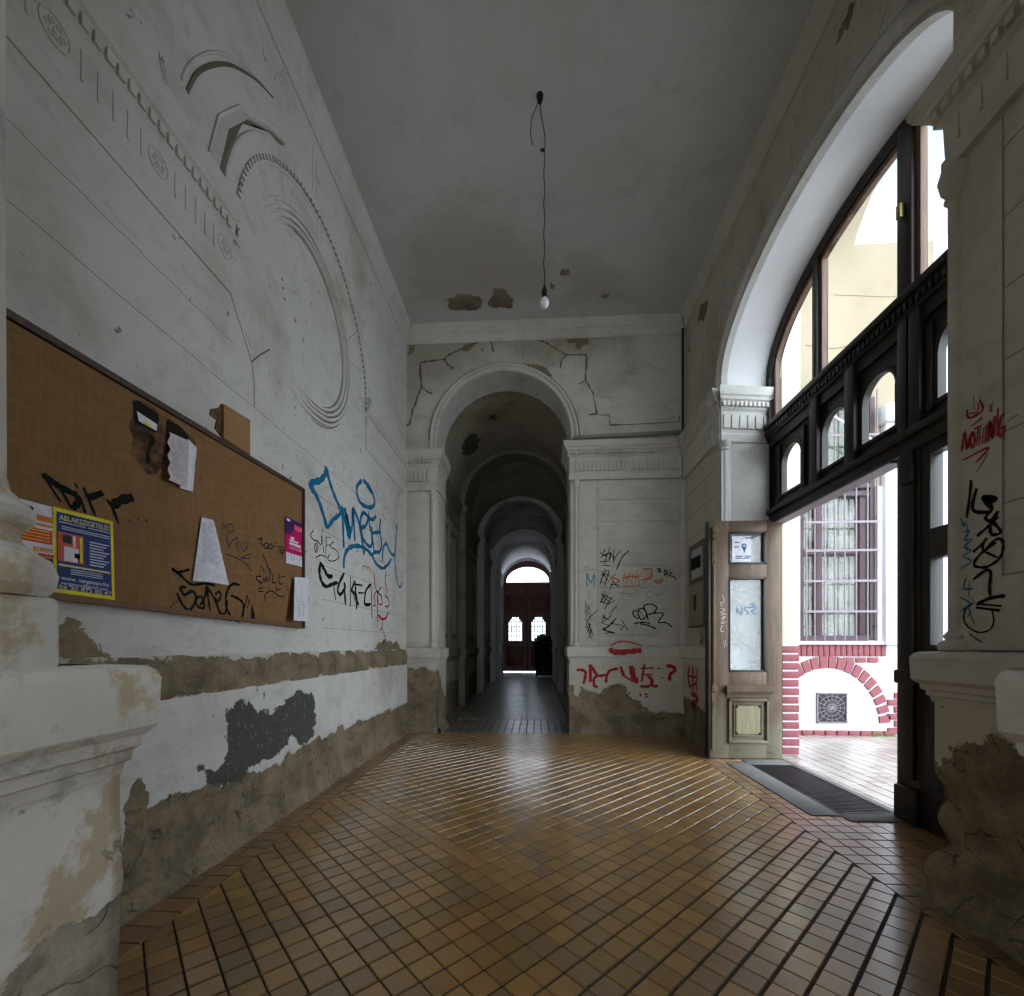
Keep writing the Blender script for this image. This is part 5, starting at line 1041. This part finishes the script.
# vaults
def vault(m, y0, y1, groin):
    nx, ny = 36, 24; V = []
    for i in range(nx+1):
        for k in range(ny+1):
            t = -math.cos(math.pi*i/nx); x = t*CR; y = y0+(y1-y0)*k/ny
            z1 = math.sqrt(max(0, 1-t*t)); z2 = 0
            if groin: s_ = 2*k/ny-1; z2 = .96*math.sqrt(max(0, 1-s_*s_))
            V.append((CXc+x, y, CZ+.96*CR*max(z1, z2)))
    m.add(V, [(i*(ny+1)+k, (i+1)*(ny+1)+k, (i+1)*(ny+1)+k+1, i*(ny+1)+k+1) for i in range(nx) for k in range(ny)], True)
def vsheet(name, y0, y1, groin, mat): m = MB(); vault(m, y0, y1, groin); o = m.build(name, mat, **ST); return o
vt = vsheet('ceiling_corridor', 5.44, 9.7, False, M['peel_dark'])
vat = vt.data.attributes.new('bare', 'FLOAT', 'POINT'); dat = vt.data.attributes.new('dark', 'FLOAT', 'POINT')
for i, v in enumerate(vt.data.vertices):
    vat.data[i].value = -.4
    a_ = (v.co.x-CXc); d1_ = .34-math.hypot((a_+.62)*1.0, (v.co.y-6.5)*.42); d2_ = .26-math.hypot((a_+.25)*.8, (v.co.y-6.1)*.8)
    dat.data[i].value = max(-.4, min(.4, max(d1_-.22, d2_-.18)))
vsheet('ceiling_corridor_middle', 9.7, 12.3, True, M['corr']); vsheet('ceiling_corridor_rear', 12.3, 14.2, True, M['corr_lit']); vsheet('ceiling_corridor_end', 14.2, 16.5, False, M['corr_lit'])
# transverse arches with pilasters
for k, (y0, y1, mat, ri) in enumerate(((7.25, 7.6, M['corrdark'], .84), (9.5, 9.95, M['corr'], .80), (12.2, 12.6, M['corr_lit'], .80), (13.95, 14.3, M['corr_lit'], .80))):
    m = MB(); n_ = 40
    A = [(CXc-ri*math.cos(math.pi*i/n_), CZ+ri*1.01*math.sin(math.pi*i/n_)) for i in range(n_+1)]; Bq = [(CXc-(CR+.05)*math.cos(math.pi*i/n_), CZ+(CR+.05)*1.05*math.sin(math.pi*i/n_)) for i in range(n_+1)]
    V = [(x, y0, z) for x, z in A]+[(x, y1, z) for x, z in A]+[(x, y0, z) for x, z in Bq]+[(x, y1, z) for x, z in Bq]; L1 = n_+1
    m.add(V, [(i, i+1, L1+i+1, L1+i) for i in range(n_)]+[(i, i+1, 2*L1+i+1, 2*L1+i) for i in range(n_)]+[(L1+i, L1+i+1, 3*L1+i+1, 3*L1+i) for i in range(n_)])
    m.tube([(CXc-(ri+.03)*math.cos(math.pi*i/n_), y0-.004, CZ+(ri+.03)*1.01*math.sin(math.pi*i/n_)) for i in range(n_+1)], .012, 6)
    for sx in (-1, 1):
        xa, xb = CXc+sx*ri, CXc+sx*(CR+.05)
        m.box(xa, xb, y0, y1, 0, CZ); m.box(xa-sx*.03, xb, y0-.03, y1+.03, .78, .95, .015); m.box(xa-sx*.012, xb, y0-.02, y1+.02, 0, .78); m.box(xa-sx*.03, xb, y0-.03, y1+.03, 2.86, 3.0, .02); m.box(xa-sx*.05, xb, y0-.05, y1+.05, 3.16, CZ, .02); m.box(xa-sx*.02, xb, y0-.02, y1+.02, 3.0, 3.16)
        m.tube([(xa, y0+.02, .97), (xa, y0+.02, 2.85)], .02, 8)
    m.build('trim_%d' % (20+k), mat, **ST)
m = MB()
for sx in (-1, 1):
    x = CXc+sx*CR
    for y0, y1 in ((5.5, 7.2), (7.65, 9.45), (9.98, 12.15), (12.62, 13.9), (14.3, 16.4)):
        m.rail([(o_*.7, z) for o_, z in ledge(.95)], (x, y0), (x, y1), (-sx, 0)); m.rail([(o_*.7, z) for o_, z in entab(2.86, .42, 1)], (x, y0), (x, y1), (-sx, 0))
        w_ = y1-y0; n_ = 1
        for q_ in range(n_):
            a_, b_ = y0+w_*(q_+.15)/n_, y0+w_*(q_+.85)/n_
            for c_, d_, e_, f_ in ((a_, a_+.06, 1.1, 2.7), (b_-.06, b_, 1.1, 2.7), (a_, b_, 2.64, 2.7), (a_, b_, 1.1, 1.16)): m.box(x, x-sx*.02, c_, d_, e_, f_, .006)
    if sx < 0:
        for y in (6.3,): m.box(x, x+.04, y, y+.12, .95, 2.86, .01)
m.build('trim_23', M['corrdark'], **ST)
# door surround and end door
m = MB(); DZ = 3.29; dxa, dxb = -1.235, .555; yd = 16.4
m.box(-1.6, dxa, 16.3, 16.6, 0, 4.5); m.box(dxb, .9, 16.3, 16.6, 0, 4.5)
n_ = 30; P = [(CXc+.01-.895*math.cos(math.pi*i/n_), DZ+.80*math.sin(math.pi*i/n_)) for i in range(n_+1)]
m.add([(x, 16.3, z) for x, z in P]+[(x, 16.3, 4.5) for x, z in P]+[(x, 16.6, z) for x, z in P], [(i, i+1, n_+2+i, n_+1+i) for i in range(n_)]+[(i, i+1, 2*n_+3+i, 2*n_+2+i) for i in range(n_)]); m.build('wall_corridor_end', M['corr_lit'], **ST)
PE = Plane('y', 16.38, -1)
d3 = MB()
lun = [(CXc+.01, .80*.93)]
c0 = -.38; d3.box(dxa, dxb, 16.36, 16.44, 3.20, 3.31, .01)
d3.arcband(PE, (CXc+.01, DZ), (.895, .80), 0, math.pi, [(-.11, -.04), (-.11, .03), (.01, .03)], 40)
for i in range(30):
    t0, t1 = math.pi*i/30, math.pi*(i+1)/30; q = [(CXc+.01+.80*math.cos(t0), DZ+.58*math.sin(t0)), (CXc+.01+.80*math.cos(t1), DZ+.58*math.sin(t1)), (CXc+.01+.80*math.cos(t1), DZ+.72*math.sin(t1)), (CXc+.01+.80*math.cos(t0), DZ+.72*math.sin(t0))]
    d3.prism(PE, q, -.04, .02)
# two leaves with windows
wins = [(-1.035, -.555), (-.185, .305)]
for lx, rx, (wa, wb_) in ((dxa, -.36, wins[0]), (-.345, dxb, wins[1])):
    d3.box(lx, wa, 16.38, 16.43, .03, 3.20); d3.box(wb_, rx, 16.38, 16.43, .03, 3.20); d3.box(wa, wb_, 16.38, 16.43, .03, 1.16); d3.box(wa, wb_, 16.38, 16.43, 2.02, 3.20)
    w_ = wb_-wa
    d3.prism(PE, [(wa, 2.03), (wa, 1.86), (wa+.05, 1.87), (wa+.07, 1.93), (wa+.11, 1.95), (wa+.13, 2.03)], -.05, .0); d3.prism(PE, [(wb_, 2.03), (wb_, 1.86), (wb_-.05, 1.87), (wb_-.07, 1.93), (wb_-.11, 1.95), (wb_-.13, 2.03)], -.05, .0)
    for a_, b_, c_, d_ in ((lx+.12, rx-.12, .25, .95), (lx+.12, rx-.12, 2.25, 2.85)):
        d3.box(a_, b_, 16.35, 16.39, c_, d_, .015)
    d3.box(wa-.05, wb_+.05, 16.35, 16.385, 1.10, 1.16, .01)
d3.box(-.385, -.32, 16.345, 16.40, .03, 3.2, .01)
door3 = d3.build('door_3', M['redwood'], **ST)
m = MB()
for wa, wb_ in wins:
    for k in range(1, 5): x = wa+(wb_-wa)*k/5; m.tube([(x, 16.41, 1.16), (x, 16.41, 2.03)], .017, 6)
    for k in range(1, 5): z = 1.16+.87*k/5; m.tube([(wa, 16.41, z), (wb_, 16.41, z)], .015, 6)
    for k in range(5):
        x = wa+(wb_-wa)*(k+.5)/5; m.arcband(PE, (x, 1.60), (.035, .05), 0, 2*math.pi, [(-.005, -.03), (.005, -.03)], 12)
m.build('window_grille', M['iron'], door3)
m = MB()
for wa, wb_ in wins: m.add([(wa, 16.42, 1.16), (wb_, 16.42, 1.16), (wb_, 16.42, 2.03), (wa, 16.42, 2.03)], [(0, 1, 2, 3)])
m.add([(CXc+.01-.79*math.cos(math.pi*i/20), 16.41, DZ+.02+.69*math.sin(math.pi*i/20)) for i in range(21)], [tuple(range(21))]); m.build('door_glass', glass('frosted_door_glass', (.55, .57, .6), .1, .2), door3)
m = MB(); m.tube([(-.40, 16.34, 1.08), (-.40, 16.30, 1.08)], .022, 10); m.tube([(-.30, 16.33, .03), (-.30, 16.33, .62)], .012, 8); m.box(-1.2, -.95, 16.33, 16.36, 2.88, 2.93); m.box(-.65, -.5, 16.33, 16.36, 2.92, 2.99); m.build('door_fittings', M['bar'], door3)
# wheelie bin
wbn = empty('wheelie_bin', (.29, 14.0, 0), label='black wheelie bin at the far end of the corridor', category='bin')
m = MB(); bx, by = .235, 14.0
def ring(w, d, z, c=.05): return [(bx+sx*(w/2-(c if k else 0)), by+sy*(d/2-(0 if k else c)), z) for sx, sy, k in ((-1,-1,0),(-1,-1,1),(1,-1,1),(1,-1,0),(1,1,0),(1,1,1),(-1,1,1),(-1,1,0))]
prof = [(.52, .50, .06), (.56, .54, .30), (.63, .62, 1.00), (.67, .66, 1.01), (.67, .66, 1.06)]
V = []; 
for w_, d_, z_ in prof: V += ring(w_, d_, z_)
m.add(V, [(i*8+k, i*8+(k+1) % 8, (i+1)*8+(k+1) % 8, (i+1)*8+k) for i in range(len(prof)-1) for k in range(8)]+[tuple(range(8)), tuple(32+k for k in range(8))]); m.build('bin_body', M['plastic'], wbn)
m = MB(); m.prism(Plane('x', bx, 1), [(by-.34, 1.05), (by+.30, 1.09), (by+.34, 1.06), (by+.34, 1.04), (by-.34, 1.02)], -.33, .33); m.build('bin_lid', M['plastic'], wbn)
for sx in (-1, 1): MB().lathe((bx+sx*.25, by+.2, .1), [(.0, -.025), (.08, -.025), (.1, -.01), (.1, .01), (.08, .025), (0, .025)], 18, 'x').build('bin_wheel', M['plastic'], wbn)
bg = MB(); n_ = 20
for i in range(n_+1):
    ph = math.pi*.5*i/n_
    for k in range(24):
        t = 2*math.pi*k/24; rr = 1+.12*math.sin(3*t+i)+.08*math.sin(7*t+i*2)
        bg.v.append((bx-.03+.29*rr*math.cos(ph)*math.cos(t), by+.29*rr*math.cos(ph)*math.sin(t), 1.092+.24*math.sin(ph)*(1+.08*math.sin(5*t))))
bg.f = [(i*24+k, i*24+(k+1) % 24, (i+1)*24+(k+1) % 24, (i+1)*24+k) for i in range(n_) for k in range(24)]; bg.sm = [True]*len(bg.f)
bg.build('rubbish_bag', M['bag'], None, label='full black rubbish bag heaped on the bin lid', category='bag')

# ------------------------------------------------------------------ courtyard seen through the door
YW = 5.15
PW_ = Plane('y', YW, -1)
wc = MB()
wx0, wx1, wz0, wz1 = 2.93, 3.74, 1.045, 3.75
for a, b, c_, d_ in ((2.2, wx0, 1.0, 5.5), (wx1, 8.0, 1.0, 5.5), (wx0, wx1, wz1, 5.5)): wc.add([(a, YW, c_), (b, YW, c_), (b, YW, d_), (a, YW, d_)], [(0, 1, 2, 3)])
wall_c = wc.build('wall_courtyard', M['court_cream'], **ST)
m = MB(); m.box(3.80, 4.4, YW-.08, YW, 1.0, 3.5, .01); m.box(3.76, 4.45, YW-.14, YW, 3.42, 3.62, .02); m.box(4.9, 8.0, YW-.02, YW+.02, 0, 5.5); m.box(4.35, 4.95, YW-.01, YW+.02, 1.0, 5.5)
m.add([(2.2, YW, -.01), (4.9, YW, -.01), (4.9, YW, 1.01), (2.2, YW, 1.01)], [(0, 1, 2, 3)]); m.box(3.74, 3.80, YW-.03, YW, 1.04, 2.75)
m.build('white_pilaster', M['court_white'], wall_c)
m = MB()
# soldier course, rounded arch, side courses, foot course
x = 2.70
while x < 3.80: m.box(x, x+.052, YW-.02, YW+.01, .875, 1.005, .004); x += .061
cx_, cz_, r0, r1 = 3.23, .10, .645, .775
for k in range(20):
    t = math.radians(2+176*(k+.5)/20); w_ = .036
    q = [(cx_+r_*math.cos(t)*.86+s_*w_*math.sin(t), cz_+r_*math.sin(t)-s_*w_*math.cos(t)) for r_, s_ in ((r0, -1), (r0, 1), (r1, 1.12), (r1, -1.12))]
    m.prism(PW_, q, -.005, .02)
for r_ in range(6):
    z = .02+r_*.078
    for k in range(4): xx = 3.87+k*.15+(.07 if r_ % 2 else 0); m.box(xx, xx+.135, YW-.02, YW+.01, z, z+.066, .004)
for k in range(16): xx = 2.7+k*.125; m.box(xx, xx+.11, YW-.03, YW+.01, -.005, .05, .004) if xx < 3.85 else None
for k in range(3): m.box(3.40+k*.13, 3.40+k*.13+.11, YW-.018, YW+.01, .805, .862, .004)
m.build('brick_trim', M['brick'], wall_c, label='pink painted brick courses and arch')
# pier beside the opening
m = MB(); m.box(2.24, 2.40, 4.20, 4.6, 1.0, 4.6, .004); m.build('courtyard_pier', plaster('pale_cream_wash', white=(.62, .57, .46), amount=.2), wall_c)
m = MB()
for r_ in range(13): m.box(2.235, 2.385 if r_ % 2 else 2.38, 4.185, 4.6, .004+r_*.077, .067+r_*.077, .004)
m.box(2.24, 2.375, 4.195, 4.6, 0, 1.0); m.build('brick_pier', M['brick'], wall_c, label='painted brick foot of the courtyard pier')
m = MB(); m.box(2.24, 2.376, 4.192, 4.59, 0, 1.003); m.build('pier_mortar', M['court_white'], wall_c)
# vault over the yard: cream band, then pale cove
m = MB(); n_ = 12
cv = [(YW-1.2*(1-math.cos(math.pi/2*i/n_)), 5.0+.9*math.sin(math.pi/2*i/n_)) for i in range(n_+1)]
m.add([(x, y, z) for x in (2.3, 3.45) for y, z in cv], [(i, i+1, n_+2+i, n_+1+i) for i in range(n_)], True)
m.build('cream_vault_rib', M['court_cream'], wall_c)
m = MB(); cv = [(YW-1.2*(1-math.cos(math.pi/2*i/n_)), 5.45+.9*math.sin(math.pi/2*i/n_)) for i in range(n_+1)]
m.add([(x, y, z) for x in (3.35, 6.5) for y, z in cv], [(i, i+1, n_+2+i, n_+1+i) for i in range(n_)], True); m.build('pale_cove', plaster('pale_vault', white=(.40, .42, .45), amount=.2), wall_c)
j = MB(); joint(j, PW_, [(3.0, 4.35), (3.3, 4.30), (3.7, 4.36)], .012); joint(j, PW_, [(3.4, 4.15), (3.42, 4.28), (3.45, 4.33)], .01); joint(j, PW_, [(3.3, 4.9), (3.9, 4.85), (4.6, 4.9)], .008); j.build('plaster_crack', M['joint'], wall_c)
m = MB(); m.box(2.55, 2.75, YW-.10, YW, 3.0, 4.6, .01); m.box(2.5, 2.80, YW-.16, YW, 4.1, 4.22, .02); m.build('cream_pilaster', M['court_cream'], wall_c)
# barred window
wn1 = empty('window_1', (3.33, 5.15, 1.05), **ST)
m = MB(); m.box(wx0, wx0+.05, YW, YW+.12, wz0, wz1); m.box(wx1-.05, wx1, YW, YW+.12, wz0, wz1); m.box(wx0+.05, wx1-.05, YW, YW+.12, wz1-.06, wz1); m.box(wx0+.05, wx1-.05, YW+.005, YW+.12, wz0, wz0+.06)
m.box(3.13, 3.20, YW+.03, YW+.10, wz0+.06, wz1-.06, .008); m.box(3.60, 3.67, YW+.03, YW+.10, wz0+.06, wz1-.06, .008); m.box(wx0+.05, wx1-.05, YW+.045, YW+.1, 2.02, 2.08); m.box(wx0+.04, wx1-.04, YW+.005, YW+.1, 2.66, 2.72, .008); m.box(wx0+.04, wx1-.04, YW-.02, YW+.1, 2.74, 2.79, .008)
m.build('window_frame', M['wframe'], wn1)
MB().box(wx0, wx1, YW+.075, YW+.079, wz0, wz1).build('window_pane', M['glass_dirty'], wn1)
m = MB(); V = []
for i in range(61):
    for z in (wz0, wz1): V.append((wx0+(wx1-wx0)*i/60, YW+.16+.02*math.sin(i*1.3), z))
m.add(V, [(2*i, 2*i+1, 2*i+3, 2*i+2) for i in range(60)], True); m.build('curtain', M['curtain'], wn1)
MB().box(wx0-.1, wx1+.1, YW+.25, YW+.3, wz0-.1, wz1+.1).build('room_behind', M['void'], wn1)
m = MB()
for x in (2.965, 3.055, 3.16, 3.268, 3.373, 3.494, 3.613, 3.715): m.tube([(x, YW-.07, wz0-.0), (x, YW-.07, wz1+.05)], .0085, 8)
for z in (1.368, 1.703, 2.038, 2.35, 2.95, 3.3): m.box(2.95, 3.735, YW-.08, YW-.072, z-.012, z+.012)
for z in (1.2, 2.4):
    for x in (2.96, 3.72): m.box(x, x+.01, YW-.07, YW+.01, z, z+.01)
m.build('window_bars', M['bar'], wn1)
MB().tube([(3.02, YW-.12, 3.62), (3.3, YW-.14, 3.42), (3.72, YW-.12, 3.16)], .012, 6).build('cable', M['court_white'], wall_c)
MB().box(2.86, 3.80, YW-.06, YW+.02, 1.005, 1.043, .006).build('window_sill', M['court_white'], wn1)
# vent grille
vg = empty('vent_grille', (3.27, 5.14, .14), label='square metal vent grille with radiating bars low in the courtyard wall', category='vent')
MB().box(3.12, 3.43, YW-.006, YW-.003, .14, .46).build('dark_opening', M['void'], vg)
m = MB(); m.box(3.112, 3.125, YW-.02, YW, .132, .468); m.box(3.425, 3.438, YW-.02, YW, .132, .468); m.box(3.112, 3.438, YW-.02, YW, .132, .145); m.box(3.112, 3.438, YW-.02, YW, .455, .468); m.build('grille_frame', M['bar'], vg)
m = MB()
for k in range(16):
    t = 2*math.pi*k/16; r_ = min(.155/max(abs(math.cos(t)), 1e-3), .16/max(abs(math.sin(t)), 1e-3)); m.tube([(3.275, YW-.012, .30), (3.275+r_*math.cos(t), YW-.012, .30+r_*math.sin(t))], .004, 5)
for r_ in (.045, .09, .135): m.tube([(3.275+r_*math.cos(2*math.pi*k/24), YW-.012, .30+r_*math.sin(2*math.pi*k/24)) for k in range(25)], .0035, 5)
m.build('grille_bars', M['bar'], vg)
# weeds along the wall foot
m = MB()
for k in range(60):
    x = random.uniform(3.65, 3.95); h_ = random.uniform(.02, .05); y = YW-.05+random.uniform(-.03, .01); dx = random.uniform(-.03, .03)
    m.add([(x-.004, y, 0), (x+.004, y, 0), (x+dx, y-.01, h_)], [(0, 1, 2)])
m.build('weeds', flat('green_weed', (.12, .25, .05), .7), None, kind='stuff', label='small green weeds growing along the foot of the courtyard wall', category='weeds')
